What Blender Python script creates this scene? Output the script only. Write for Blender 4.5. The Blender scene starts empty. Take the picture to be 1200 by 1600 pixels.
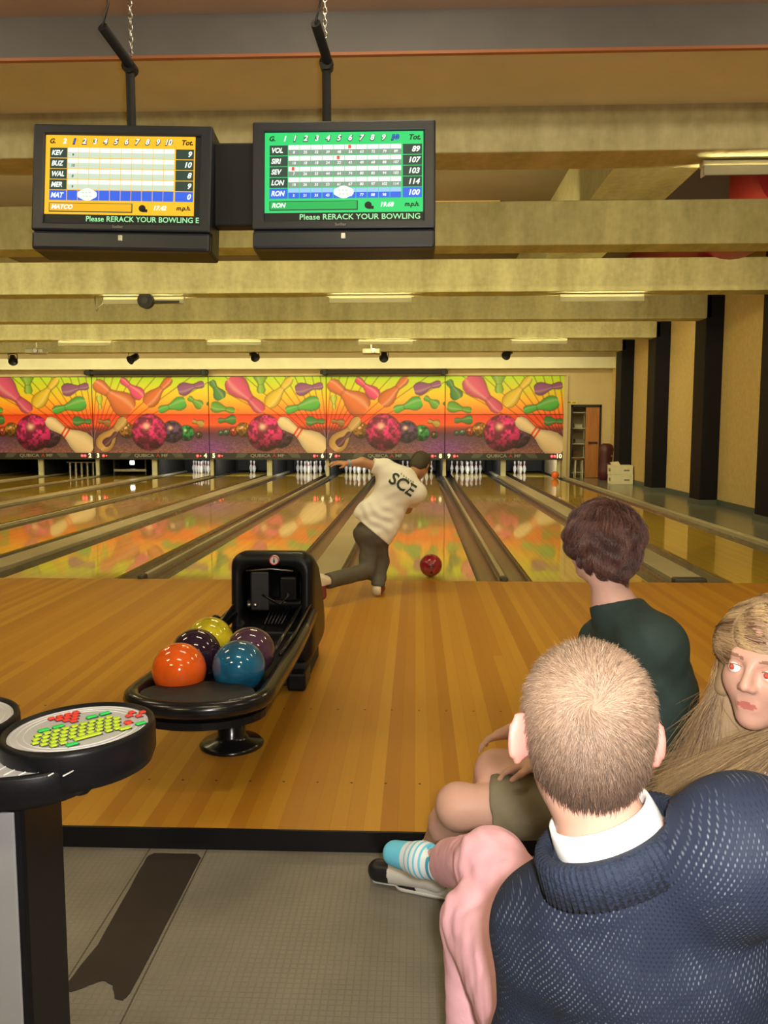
import bpy, bmesh, math, random
import numpy as np
from mathutils import Vector, Matrix, Euler, noise as mnoise
random.seed(7); np.random.seed(7)
PI = math.pi; R = math.radians
C = bpy.context.scene.collection
sc = bpy.context.scene

# ------------------------------------------------------------------ camera, world, exposure
F_PX = 1294.0; CAM_H = 1.40; PITCH = R(5.74); YAW = R(2.21)
cam = bpy.data.objects.new('camera', bpy.data.cameras.new('camera')); C.objects.link(cam)
cam.location = (0, 0, CAM_H); cam.rotation_euler = (PI/2-PITCH, 0, YAW)
cam.data.sensor_fit = 'HORIZONTAL'; cam.data.sensor_width = 36; cam.data.lens = 36*F_PX/1200
cam.data.clip_start = 0.05; cam.data.clip_end = 100
sc.camera = cam
sc.view_settings.view_transform = 'Standard'; sc.view_settings.look = 'None'
sc.view_settings.gamma = 1; sc.view_settings.use_curve_mapping = False
sc.view_settings.exposure = 0.0
w = bpy.data.worlds.new('world'); sc.world = w; w.use_nodes = True
w.node_tree.nodes['Background'].inputs[0].default_value = (0.55, 0.42, 0.24, 1)
w.node_tree.nodes['Background'].inputs[1].default_value = 0.22

def light(name, kind, loc, energy, color=(1,1,1), target=None, **kw):
    d = bpy.data.lights.new(name, kind); d.energy = energy; d.color = color
    for k, v in kw.items(): setattr(d, k, v)
    o = bpy.data.objects.new(name, d); C.objects.link(o); o.location = loc
    if target is not None:
        o.rotation_euler = (Vector(target)-Vector(loc)).to_track_quat('-Z', 'Y').to_euler()
    return o
FLASH = light('camera_flash', 'AREA', (0.055, -0.01, 1.43), 30.0, (1.0, 0.93, 0.86), (0.0, 4.0, 0.75), size=0.05, spread=R(150))
TUBE_COL = (1.0, 0.85, 0.43); TUBE_E = 170.0
BEAM_FILL_W = 250.0; NEAR_W = 34.0

# ------------------------------------------------------------------ helpers
_F = Vector((-math.sin(YAW)*math.cos(PITCH), math.cos(YAW)*math.cos(PITCH), -math.sin(PITCH)))
_R = Vector((math.cos(YAW), math.sin(YAW), 0)); _U = _R.cross(_F)
def at(px, py, Y=None, z=None, d=None):
    v = _F + _R*((px-600)/F_PX) - _U*((py-800)/F_PX)
    if Y is not None: k = Y/v.y
    elif z is not None: k = (z-CAM_H)/v.z
    else: k = d
    return Vector((0, 0, CAM_H)) + v*k

def tag(o, label=None, cat=None, group=None, kind=None):
    if label: o['label'] = label
    if cat: o['category'] = cat
    if group: o['group'] = group
    if kind: o['kind'] = kind
    return o
def empty(name, loc=(0,0,0), rz=0.0, label=None, cat=None, group=None):
    o = bpy.data.objects.new(name, None); C.objects.link(o); o.location = loc; o.rotation_euler = (0,0,rz)
    o.empty_display_size = 0.05
    return tag(o, label, cat, group)

class MB:
    """collects shapes and links them as one mesh object"""
    def __init__(s): s.v = []; s.f = []; s.m = []; s.cur = 0; s.M = Matrix.Identity(4); s.sm = []; s.smooth = False
    def add(s, vs, fs, smooth=None):
        n = len(s.v); s.v += [tuple(s.M @ Vector(p)) for p in vs]
        for f in fs: s.f.append(tuple(i+n for i in f)); s.m.append(s.cur); s.sm.append(s.smooth if smooth is None else smooth)
        return s
    def box(s, x0, x1, y0, y1, z0, z1, bev=0.0):
        if bev > 0:
            return s.rbox((x0+x1)/2, (y0+y1)/2, (z0+z1)/2, abs(x1-x0), abs(y1-y0), abs(z1-z0), bev)
        vs = [(x,y,z) for z in (z0,z1) for y in (y0,y1) for x in (x0,x1)]
        return s.add(vs, [(0,2,3,1),(4,5,7,6),(0,1,5,4),(2,6,7,3),(0,4,6,2),(1,3,7,5)], False)
    def rbox(s, cx, cy, cz, sx, sy, sz, bev, seg=2):
        bm = bmesh.new(); bmesh.ops.create_cube(bm, size=1)
        for v in bm.verts: v.co = Vector((v.co.x*sx, v.co.y*sy, v.co.z*sz))
        bmesh.ops.bevel(bm, geom=bm.edges[:], offset=min(bev, sx*.49, sy*.49, sz*.49), segments=seg, profile=0.5, affect='EDGES')
        bm.verts.index_update()
        vs = [(v.co.x+cx, v.co.y+cy, v.co.z+cz) for v in bm.verts]; fs = [tuple(v.index for v in f.verts) for f in bm.faces]
        bm.free(); return s.add(vs, fs, seg > 2)
    def tube(s, a, b, r0, r1=None, n=12, caps=True):
        a = Vector(a); b = Vector(b); r1 = r0 if r1 is None else r1
        q = (b-a).to_track_quat('Z', 'Y'); vs = []; fs = []
        for p, r in ((a, r0), (b, r1)):
            for i in range(n): vs.append(p + q @ Vector((r*math.cos(2*PI*i/n), r*math.sin(2*PI*i/n), 0)))
        for i in range(n): fs.append((i, (i+1)%n, n+(i+1)%n, n+i))
        s.add(vs, fs, n > 6)
        if caps: s.add(vs, [tuple(range(n-1,-1,-1)), tuple(range(n, 2*n))], False)
        return s
    def path(s, pts, r, n=8, closed=False):
        pts = [Vector(p) for p in pts]; m = len(pts); vs = []; fs = []
        rr = r if hasattr(r, '__len__') else [r]*m; up = Vector((0,0,1))
        for i, p in enumerate(pts):
            a = pts[(i-1) % m] if (closed or i > 0) else p; b = pts[(i+1) % m] if (closed or i < m-1) else p
            t = (b-a).normalized(); u = up.cross(t)
            if u.length < 1e-3: u = Vector((1,0,0)).cross(t)
            u.normalize(); w_ = t.cross(u)
            for k in range(n): vs.append(p + (u*math.cos(2*PI*k/n)+w_*math.sin(2*PI*k/n))*rr[i])
        for i in range(m if closed else m-1):
            j = (i+1) % m
            for k in range(n): fs.append((i*n+k, i*n+(k+1)%n, j*n+(k+1)%n, j*n+k))
        if not closed: fs += [tuple(range(n-1,-1,-1)), tuple(range((m-1)*n, m*n))]
        return s.add(vs, fs, True)
    def lathe(s, prof, n=24, c=(0,0,0), smooth=True, sx=1, sy=1):
        vs = []; fs = []; m = len(prof)
        for r, z in prof:
            for i in range(n): vs.append((c[0]+sx*r*math.cos(2*PI*i/n), c[1]+sy*r*math.sin(2*PI*i/n), c[2]+z))
        for j in range(m-1):
            for i in range(n): fs.append((j*n+i, j*n+(i+1)%n, (j+1)*n+(i+1)%n, (j+1)*n+i))
        fs += [tuple(range(n-1,-1,-1)), tuple(range((m-1)*n, m*n))]
        return s.add(vs, fs, smooth)
    def prism(s, pts, z0, z1, axis='z', smooth=False):
        """pts: 2-D outline; axis z -> (x,y); y -> (x,z); x -> (y,z)"""
        n = len(pts)
        def P(p, h): return {'z': (p[0],p[1],h), 'y': (p[0],h,p[1]), 'x': (h,p[0],p[1])}[axis]
        vs = [P(p, z0) for p in pts]+[P(p, z1) for p in pts]
        s.add(vs, [(i,(i+1)%n,n+(i+1)%n,n+i) for i in range(n)], smooth)
        return s.add(vs, [tuple(range(n-1,-1,-1)), tuple(range(n,2*n))], False)
    def loft(s, rings, caps=True, closed=True, smooth=True):
        m = len(rings); n = len(rings[0]); vs = [p for r in rings for p in r]; fs = []
        for j in range(m-1):
            for i in range(n if closed else n-1): fs.append((j*n+i, j*n+(i+1)%n, (j+1)*n+(i+1)%n, (j+1)*n+i))
        if caps: fs += [tuple(range(n-1,-1,-1)), tuple(range((m-1)*n, m*n))]
        return s.add(vs, fs, smooth)
    def ball(s, c, r, n=24, m=14, sc_=(1,1,1)):
        prof = [(max(1e-4, math.sin(PI*j/m)), -math.cos(PI*j/m)) for j in range(m+1)]
        vs = []; fs = []
        for a, z in prof:
            for i in range(n): vs.append((c[0]+r*sc_[0]*a*math.cos(2*PI*i/n), c[1]+r*sc_[1]*a*math.sin(2*PI*i/n), c[2]+r*sc_[2]*z))
        for j in range(m):
            for i in range(n): fs.append((j*n+i, j*n+(i+1)%n, (j+1)*n+(i+1)%n, (j+1)*n+i))
        return s.add(vs, fs, True)
    def text(s, txt, size, M=Matrix.Identity(4), ext=0.0, bold=0.0, shear=0.0, align='CENTER', sx=1.0):
        cu = bpy.data.curves.new('t', 'FONT'); cu.body = txt; cu.size = size; cu.extrude = ext; cu.offset = bold; cu.shear = shear
        cu.align_x = align; cu.align_y = 'CENTER'; cu.resolution_u = 3
        o = bpy.data.objects.new('t', cu); C.objects.link(o)
        dg = bpy.context.evaluated_depsgraph_get(); me = bpy.data.meshes.new_from_object(o.evaluated_get(dg))
        S = Matrix.Diagonal((sx,1,1,1))
        s.add([M @ S @ v.co for v in me.vertices], [tuple(p.vertices) for p in me.polygons], False)
        bpy.data.objects.remove(o); bpy.data.curves.remove(cu); bpy.data.meshes.remove(me); return s
    def build(s, name, mats, parent=None, M=None, fix=True):
        me = bpy.data.meshes.new(name); me.from_pydata(s.v, [], s.f)
        for m in (mats if isinstance(mats, (list, tuple)) else [mats]): me.materials.append(m)
        me.polygons.foreach_set('material_index', s.m); me.polygons.foreach_set('use_smooth', s.sm)
        if fix:
            bm = bmesh.new(); bm.from_mesh(me); bmesh.ops.recalc_face_normals(bm, faces=bm.faces[:]); bm.to_mesh(me); bm.free()
        me.update()
        return link(name, me, parent)
def link(name, me, parent=None):
    o = bpy.data.objects.new(name, me); C.objects.link(o)
    if parent is not None: o.parent = parent
    return o
def kids(o): return [c for c in o.children]
def dup(o, loc=None, rz=None, parent=None, **t):
    src = kids(o)
    c = o.copy(); C.objects.link(c)
    if parent is not None: c.parent = parent
    if loc is not None: c.location = loc
    if rz is not None: c.rotation_euler[2] = rz
    for ch in src: dup(ch, parent=c)
    tag(c, **t); return c

# ------------------------------------------------------------------ materials
def N(nt, t, **inp):
    n = nt.nodes.new(t)
    for k, v in inp.items():
        if k.startswith('_'): setattr(n, k[1:], v)
        else:
            key = int(k[1:]) if k[0] == 'i' and k[1:].isdigit() else k.replace('__', ' ')
            n.inputs[key].default_value = v
    return n
def mat(name, col, rough=0.5, metal=0.0, emit=None, es=0.0, var=0.0, vs=8.0, bump=0.0, bs=60.0, coat=0.0, spec=0.5, sss=0.0, stretch=None, alpha=None, trans=0.0):
    m = bpy.data.materials.new(name); m.use_nodes = True; nt = m.node_tree; b = nt.nodes['Principled BSDF']
    b.inputs['Base Color'].default_value = (*col, 1); b.inputs['Roughness'].default_value = rough; b.inputs['Metallic'].default_value = metal
    b.inputs['Coat Weight'].default_value = coat; b.inputs['Coat Roughness'].default_value = 0.06; b.inputs['Specular IOR Level'].default_value = spec
    if trans: b.inputs['Transmission Weight'].default_value = trans
    if sss: b.inputs['Subsurface Weight'].default_value = sss; b.inputs['Subsurface Radius'].default_value = (0.02,0.008,0.004); b.inputs['Subsurface Scale'].default_value = 0.5
    if emit: b.inputs['Emission Color'].default_value = (*emit, 1); b.inputs['Emission Strength'].default_value = es
    if var or bump:
        tc = N(nt, 'ShaderNodeTexCoord'); mp = N(nt, 'ShaderNodeMapping'); nt.links.new(tc.outputs['Object'], mp.inputs[0])
        if stretch: mp.inputs['Scale'].default_value = stretch
    if var:
        n = N(nt, 'ShaderNodeTexNoise', Scale=vs, Detail=5.0); nt.links.new(mp.outputs[0], n.inputs['Vector'])
        r = N(nt, 'ShaderNodeMapRange', i1=0.3, i2=0.7, i3=1-var, i4=1+var); nt.links.new(n.outputs['Fac'], r.inputs[0])
        x = N(nt, 'ShaderNodeMix', _data_type='RGBA', _blend_type='MULTIPLY'); x.inputs[0].default_value = 1; x.inputs[6].default_value = (*col, 1)
        nt.links.new(r.outputs[0], x.inputs[7]); nt.links.new(x.outputs[2], b.inputs['Base Color'])
    if bump:
        n = N(nt, 'ShaderNodeTexNoise', Scale=bs, Detail=4.0); nt.links.new(mp.outputs[0], n.inputs['Vector'])
        bp = N(nt, 'ShaderNodeBump', Strength=bump, Distance=0.01); nt.links.new(n.outputs['Fac'], bp.inputs['Height']); nt.links.new(bp.outputs[0], b.inputs['Normal'])
    return m
def math_node(nt, op, a, b=None):
    n = N(nt, 'ShaderNodeMath', _operation=op)
    for i, v in enumerate((a, b)):
        if v is None: continue
        if isinstance(v, (int, float)): n.inputs[i].default_value = v
        else: nt.links.new(v, n.inputs[i])
    return n.outputs[0]
def wood_boards(name, bw, bl, ramp, rough, coat, grain=0.25, edge=0.5, cr_=.05):
    m = bpy.data.materials.new(name); m.use_nodes = True; nt = m.node_tree; b = nt.nodes['Principled BSDF']; L = nt.links
    g = N(nt, 'ShaderNodeNewGeometry'); sp = N(nt, 'ShaderNodeSeparateXYZ'); L.new(g.outputs['Position'], sp.inputs[0])
    xi = math_node(nt, 'DIVIDE', sp.outputs[0], bw); fx = math_node(nt, 'FLOOR', xi)
    off = math_node(nt, 'MULTIPLY', math_node(nt, 'FRACT', math_node(nt, 'MULTIPLY', fx, 0.618)), bl*3)
    fy = math_node(nt, 'FLOOR', math_node(nt, 'DIVIDE', math_node(nt, 'ADD', sp.outputs[1], off), bl))
    cb = N(nt, 'ShaderNodeCombineXYZ'); L.new(fx, cb.inputs[0]); L.new(fy, cb.inputs[1])
    wn = N(nt, 'ShaderNodeTexWhiteNoise', _noise_dimensions='2D'); L.new(cb.outputs[0], wn.inputs['Vector'])
    mp = N(nt, 'ShaderNodeMapping'); mp.inputs['Scale'].default_value = (60, 2.5, 1); L.new(g.outputs['Position'], mp.inputs[0])
    gn = N(nt, 'ShaderNodeTexNoise', Scale=1.5, Detail=6.0); L.new(mp.outputs[0], gn.inputs['Vector'])
    v = math_node(nt, 'ADD', math_node(nt, 'MULTIPLY', wn.outputs['Value'], 1-grain), math_node(nt, 'MULTIPLY', gn.outputs['Fac'], grain))
    cr = N(nt, 'ShaderNodeValToRGB'); els = cr.color_ramp.elements
    els[0].position = ramp[0][0]; els[0].color = (*ramp[0][1], 1); els[1].position = ramp[-1][0]; els[1].color = (*ramp[-1][1], 1)
    for p, c in ramp[1:-1]: e = els.new(p); e.color = (*c, 1)
    L.new(v, cr.inputs[0])
    fr = math_node(nt, 'ABSOLUTE', math_node(nt, 'SUBTRACT', math_node(nt, 'FRACT', xi), 0.5))
    ed = math_node(nt, 'GREATER_THAN', fr, 0.5-0.02)
    mx = N(nt, 'ShaderNodeMix', _data_type='RGBA', _blend_type='MULTIPLY'); L.new(math_node(nt, 'MULTIPLY', ed, edge), mx.inputs[0]); L.new(cr.outputs[0], mx.inputs[6]); mx.inputs[7].default_value = (.45,.35,.3,1)
    L.new(mx.outputs[2], b.inputs['Base Color']); b.inputs['Roughness'].default_value = rough; b.inputs['Coat Weight'].default_value = coat; b.inputs['Coat Roughness'].default_value = cr_
    return m

M_ = {}
M_['approach'] = wood_boards('approach_maple', 0.060, 30.0, [(0.1,(.42,.175,.015)),(0.5,(.49,.225,.019)),(0.9,(.57,.29,.028))], 0.40, 0.0, edge=.3)
M_['lane'] = wood_boards('lane_maple', 0.027, 2.2, [(0.1,(.60,.39,.030)),(0.5,(.66,.44,.036)),(0.9,(.72,.49,.045))], 0.40, 1.0, edge=.2, cr_=.045)
def concrete(name, c1, c2, spots=.5):
    m = bpy.data.materials.new(name); m.use_nodes = True; nt = m.node_tree; b = nt.nodes['Principled BSDF']; L = nt.links
    g = N(nt, 'ShaderNodeNewGeometry'); mp = N(nt, 'ShaderNodeMapping'); mp.inputs['Scale'].default_value = (2.2, .6, .55); L.new(g.outputs['Position'], mp.inputs[0])
    n1 = N(nt, 'ShaderNodeTexNoise', Scale=1.6, Detail=6.0, Roughness=0.62); L.new(mp.outputs[0], n1.inputs['Vector'])
    n2 = N(nt, 'ShaderNodeTexNoise', Scale=14.0, Detail=5.0); L.new(g.outputs['Position'], n2.inputs['Vector'])
    v = math_node(nt, 'ADD', math_node(nt, 'MULTIPLY', n1.outputs['Fac'], .72), math_node(nt, 'MULTIPLY', n2.outputs['Fac'], .28))
    cr = N(nt, 'ShaderNodeValToRGB'); cr.color_ramp.elements[0].position = .36; cr.color_ramp.elements[1].position = .62
    cr.color_ramp.elements[0].color = (*c1, 1); cr.color_ramp.elements[1].color = (*c2, 1); L.new(v, cr.inputs[0])
    L.new(cr.outputs[0], b.inputs['Base Color']); b.inputs['Roughness'].default_value = .85
    bp = N(nt, 'ShaderNodeBump', Strength=.25, Distance=.01); L.new(n2.outputs['Fac'], bp.inputs['Height']); L.new(bp.outputs[0], b.inputs['Normal'])
    return m
M_['concrete'] = concrete('board_marked_concrete', (.42,.39,.21), (.64,.61,.36))
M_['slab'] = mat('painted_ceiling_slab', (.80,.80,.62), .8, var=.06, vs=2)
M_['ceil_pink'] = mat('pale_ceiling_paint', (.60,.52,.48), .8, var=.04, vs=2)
M_['gray_band'] = mat('grey_bulkhead_paint', (.17,.165,.175), .7, var=.08, vs=3)
M_['wall'] = mat('tan_painted_wall', (.56,.46,.26), .75, var=.05, vs=3, bump=.1, bs=80)
M_['wall_panel'] = mat('woven_tan_wall_panel', (.60,.45,.19), .85, var=.08, vs=14, bump=.2, bs=120)
M_['pillar'] = mat('black_pillar_paint', (.006,.006,.011), .6, var=.1, vs=5, spec=.2)
M_['base'] = mat('grey_green_rubber_base', (.09,.11,.09), .5)
M_['sidefloor'] = mat('grey_vinyl_floor', (.21,.215,.165), .20, var=.08, vs=3)
M_['gutter'] = mat('gutter_plastic', (.10,.085,.06), .25, var=.2, vs=4, spec=.6)
M_['cap'] = mat('beige_division_cap', (.48,.43,.28), .35, var=.06, vs=2)
M_['cap_end'] = mat('dark_cap_end', (.05,.045,.035), .5)
M_['blackp'] = mat('black_plastic', (.008,.008,.010), .36, bump=.05, bs=300, spec=.25)
M_['blackg'] = mat('gloss_black_plastic', (.008,.008,.010), .22, coat=.15)
M_['blackm'] = mat('matt_black', (.012,.012,.013), .7)
M_['pitblack'] = mat('dark_pit_lining', (.012,.012,.012), .8)
M_['red_duct'] = mat('red_painted_duct', (.30,.012,.02), .5)
M_['white'] = mat('white_plastic', (.75,.72,.66), .4)
M_['metal'] = mat('brushed_metal', (.55,.55,.53), .3, metal=1)
M_['darkmetal'] = mat('dark_metal', (.08,.08,.085), .4, metal=.8)
M_['woodtrim'] = mat('orange_trim', (.45,.17,.08), .5)

# ------------------------------------------------------------------ the building
LOW = -0.07; Y_STEP = 2.76; Y_FOUL = 7.57; Y_MASK = 23.85; Y_HEAD = 25.86; LANE_END = 27.1
XB = 0.82; PITCH_X = 3.394; LW = 1.054; GW = 0.235
X_L = -14.6; X_WALL = 5.52
def struct(o, label=None): return tag(o, label, kind='structure')
thin = [XB-PITCH_X*k for k in range(5)]            # thin divisions: 8/9, 6/7, 4/5, 2/3, left of 1
wide = [XB+1.697-PITCH_X*k for k in range(5)]      # wide divisions: 9/10, 7/8, 5/6, 3/4, 1/2
lanes = {}
for k in range(5):
    lanes[9-2*k] = thin[k]+.785; lanes[8-2*k] = thin[k]-.785
lanes[10] = wide[0]+.912; lanes = {n: x for n, x in lanes.items() if n >= 1}

# seating floor
m = bpy.data.materials.new('studded_rubber_tile'); m.use_nodes = True; nt = m.node_tree; b = nt.nodes['Principled BSDF']; L = nt.links
g = N(nt, 'ShaderNodeNewGeometry'); sp = N(nt, 'ShaderNodeSeparateXYZ'); L.new(g.outputs['Position'], sp.inputs[0])
def cell(o, s): return math_node(nt, 'ABSOLUTE', math_node(nt, 'SUBTRACT', math_node(nt, 'FRACT', math_node(nt, 'DIVIDE', o, s)), 0.5))
cm = math_node(nt, 'MAXIMUM', cell(sp.outputs[0], .020), cell(sp.outputs[1], .020))
stud = N(nt, 'ShaderNodeMapRange', i1=.36, i2=.45, i3=1.0, i4=0.0); L.new(cm, stud.inputs[0])
seam = math_node(nt, 'LESS_THAN', math_node(nt, 'MINIMUM', math_node(nt, 'ABSOLUTE', math_node(nt, 'ADD', sp.outputs[0], .93)), math_node(nt, 'ABSOLUTE', math_node(nt,'ADD',sp.outputs[0],.728))), .0025)
n1 = N(nt, 'ShaderNodeTexNoise', Scale=5.0, Detail=6.0); L.new(g.outputs['Position'], n1.inputs['Vector'])
cr = N(nt, 'ShaderNodeValToRGB'); cr.color_ramp.elements[0].position = .3; cr.color_ramp.elements[1].position = .7
cr.color_ramp.elements[0].color = (.20,.185,.145,1); cr.color_ramp.elements[1].color = (.25,.23,.185,1); L.new(n1.outputs['Fac'], cr.inputs[0])
mx = N(nt, 'ShaderNodeMix', _data_type='RGBA', _blend_type='MULTIPLY'); L.new(math_node(nt,'MULTIPLY', math_node(nt,'SUBTRACT',1.0,stud.outputs[0]), .13), mx.inputs[0]); L.new(cr.outputs[0], mx.inputs[6]); mx.inputs[7].default_value = (.3,.25,.2,1)
mx2 = N(nt, 'ShaderNodeMix', _data_type='RGBA', _blend_type='MULTIPLY'); L.new(math_node(nt,'MULTIPLY',seam,.8), mx2.inputs[0]); L.new(mx.outputs[2], mx2.inputs[6]); mx2.inputs[7].default_value = (.2,.15,.1,1)
L.new(mx2.outputs[2], b.inputs['Base Color']); b.inputs['Roughness'].default_value = .42
bp = N(nt, 'ShaderNodeBump', Strength=.35, Distance=.002); L.new(stud.outputs[0], bp.inputs['Height']); L.new(bp.outputs[0], b.inputs['Normal'])
M_['tile'] = m

struct(MB().box(X_L, X_WALL+1.5, -4.2, Y_STEP-.012, LOW-.1, LOW).build('floor', M_['tile']), 'grey studded rubber tile floor of the seating area')
struct(MB().box(X_L, X_WALL+1.5, Y_STEP, Y_FOUL, -.2, 0).build('approach', M_['approach']), 'varnished maple approach floor')
struct(MB().box(X_L, X_WALL+1.5, Y_STEP-.012, Y_STEP, LOW-.1, .004).build('step_edge', M_['blackp']), 'black rubber edge of the approach step')
dots = MB()
for yy, st in ((3.16, .1355), (4.02, .1355)):
    for i in range(-60, 34):
        x = i*st+.02
        if -3.4 < x < 3.4: dots.lathe([(.0055,0),(.0055,.0006)], 8, (x, yy, .0002), False)
struct(dots.build('approach_dots', M_['cap_end']), 'dark guide dots inlaid in the approach')
struct(MB().box(X_L, wide[0]+1.439+GW+.11, Y_FOUL, LANE_END, -.35, -.12).build('lane_foundation', M_['cap_end']))
for n, x in sorted(lanes.items()):
    struct(MB().box(x-LW/2, x+LW/2, Y_FOUL, LANE_END-.1, -.12, 0).build('bowling_lane', M_['lane']), 'glossy maple bowling lane %d' % n)
def gutter(xc):
    mb = MB(); n = 10; w_ = GW/2-.004
    prof = [(xc-w_, -.015)]+[(xc+w_*.93*-math.cos(PI*i/n), -.02-.085*math.sin(PI*i/n)) for i in range(n+1)]+[(xc+w_, -.015)]
    rings = [[(px, y, pz) for px, pz in prof] for y in (Y_FOUL+.002, LANE_END-.1)]
    mb.loft(rings, caps=False, closed=False)
    mb.box(xc-w_, xc+w_, Y_FOUL+.002, LANE_END-.1, -.119, -.11)
    return struct(mb.build('gutter', M_['gutter']), 'dark moulded gutter beside a lane')
for x in thin:
    if x-.258 > X_L: gutter(x-.14)
    if x < 4: gutter(x+.14)
    mb = MB(); mb.box(x-.022, x+.022, Y_FOUL+.02, LANE_END-.1, -.12, .028, .008); o = mb.build('division_cap', M_['cap']); struct(o, 'narrow beige cap strip between two gutters')
    e = MB(); e.rbox(x, Y_FOUL+.05, .0, .066, .13, .075, .02, 3); e.build('cap_end', M_['cap_end'], o)
for x in wide:
    gutter(x-.15-GW/2); gutter(x+.15+GW/2)
    mb = MB(); mb.box(x-.148, x+.148, Y_FOUL+.06, LANE_END-.1, -.12, .03, .008); o = mb.build('division_cap', M_['cap']); struct(o, 'wide beige ball return cap between gutters')
    e = MB(); e.rbox(x, Y_FOUL+.055, -.012, .30, .115, .10, .02, 3); e.build('cap_end', M_['cap_end'], o)
XE = lanes[10]+LW/2
gutter(XE+GW/2)
struct(MB().box(XE+GW, XE+GW+.09, Y_FOUL, Y_MASK, -.12, .045, .01).build('edge_rail', M_['cap']), 'beige edge rail right of the last gutter')
struct(MB().box(XE+GW+.09, X_WALL+.6, Y_FOUL, Y_MASK+4, -.12, .0).build('side_floor', M_['sidefloor']), 'grey walkway floor along the right wall')
# right wall, pillars, beams
struct(MB().box(X_WALL, X_WALL+.2, 4.0, Y_MASK+3.3, -.1, 4.7).build('wall_right', M_['wall_panel']), 'tan woven wall panels between black pillars')
struct(MB().box(X_WALL-.018, X_WALL, 4.0, Y_MASK, 0, .11).build('baseboard_right', M_['base']))
struct(MB().box(X_WALL+1.0, X_WALL+1.2, -4.2, 4.0, -.1, 4.7).box(X_WALL, X_WALL+1.2, 3.9, 4.0, -.1, 4.7).build('wall_right', M_['wall']), 'tan wall of the seating area')
struct(MB().box(X_L-.2, X_L, -4.2, Y_MASK+3.3, -.3, 4.7).build('wall_left', M_['wall']))
struct(MB().box(X_L, X_WALL+1.2, -4.4, -4.2, -.3, 4.7).build('wall_front', M_['wall']), 'tan wall behind the seats')
for i, y in enumerate((9.25, 12.3, 15.36, 18.5, 21.5)):
    p = MB().box(5.2, X_WALL+.02, y, y+.58, 0, 4.6, .01).build('pillar', M_['pillar']); struct(p, 'square black pillar on the right wall')
    MB().box(5.18, X_WALL+.02, y-.02, y+.60, 0, .10).build('pillar_base', M_['base'], p)
BY = (6.2, 9.25, 12.3, 15.36, 18.5, 21.5)
for i, y in enumerate(BY):
    mb = MB(); mb.box(X_L, 5.3 if i else X_WALL+1, y, y+.42, 3.375, 3.84, .012)
    struct(mb.build('ceiling_beam', M_['concrete']), 'concrete cross beam over the lanes')
for x in (1.85-PITCH_X*2, 1.85-PITCH_X, 1.85, ):
    pass
for j, x in enumerate((-8.35, 1.85)):
    struct(MB().box(x, x+.80, 6.62, Y_MASK, 3.842, 4.6).build('ceiling_girder', M_['concrete']), 'long concrete girder above the cross beams')
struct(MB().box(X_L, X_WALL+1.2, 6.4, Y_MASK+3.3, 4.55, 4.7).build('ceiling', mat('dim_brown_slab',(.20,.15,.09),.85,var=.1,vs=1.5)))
struct(MB().box(X_L, X_WALL+1.2, 5.34, 6.62, 3.69, 4.7).build('ceiling_soffit', M_['slab']), 'tan ceiling soffit before the first beam')
struct(MB().box(X_L, X_WALL+1.2, 5.31, 5.34, 3.69, 4.0).build('bulkhead', M_['gray_band']), 'dark grey ceiling bulkhead band')
struct(MB().box(X_L, X_WALL+1.2, 5.30, 5.335, 3.672, 3.69).build('trim_1', M_['woodtrim']))
struct(MB().box(X_L, X_WALL+1.2, -4.4, 5.31, 3.93, 4.1).build('ceiling', M_['ceil_pink']))
struct(MB().box(3.35, 5.1, 5.42, 6.0, 3.655, 3.69, .006).build('ceiling_panel', M_['slab']))
# tan and dark service boxes above the second and third beam
struct(MB().box(-2.3, 1.15, 11.9, 12.1, 3.95, 4.55).build('service_panel', mat('ochre_panel',(.62,.40,.14),.7)))
struct(MB().box(2.67, 3.5, 9.75, 10.3, 3.9, 4.55).build('service_panel', mat('brown_panel',(.14,.09,.07),.7)))
d = MB()
d.tube((4.46, 9.9, 4.42), (4.46, 23.0, 4.42), .62, n=32); tag(d.build('air_duct', M_['red_duct']), 'large round red air duct above the beams near the right wall', 'air duct')
# back wall and door opening
DX0, DX1, DZ = 4.385, 5.245, 2.06
wb = MB(); wy0, wy1 = Y_MASK, Y_MASK+.12
wb.box(XE+GW+.06, DX0, wy0, wy1, 0, 2.9); wb.box(DX1, X_WALL+.02, wy0, wy1, 0, 2.9); wb.box(DX0, DX1, wy0, wy1, DZ, 2.9)
wb.box(X_L, X_WALL+.02, wy0+.0, wy1, 2.9, 4.6)
struct(wb.build('wall_back', M_['wall']), 'tan wall above and beside the pin deck')
struct(MB().box(X_L, X_WALL+.02, wy0-.35, wy0, 3.08, 3.38).build('trim_2', M_['slab']), 'tan soffit box along the back wall')
struct(MB().box(X_L, X_WALL+.6, LANE_END, LANE_END+.1, -.3, 4.6).build('pit_back_wall', M_['pitblack']))
struct(MB().box(X_L, XE+GW, Y_MASK+.14, LANE_END, 1.0, 1.1).build('pit_cover', M_['pitblack']))
struct(MB().box(DX1-.0, X_WALL-.02, wy0-.015, wy0, 0, .1).build('baseboard_back', M_['base']))
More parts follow.
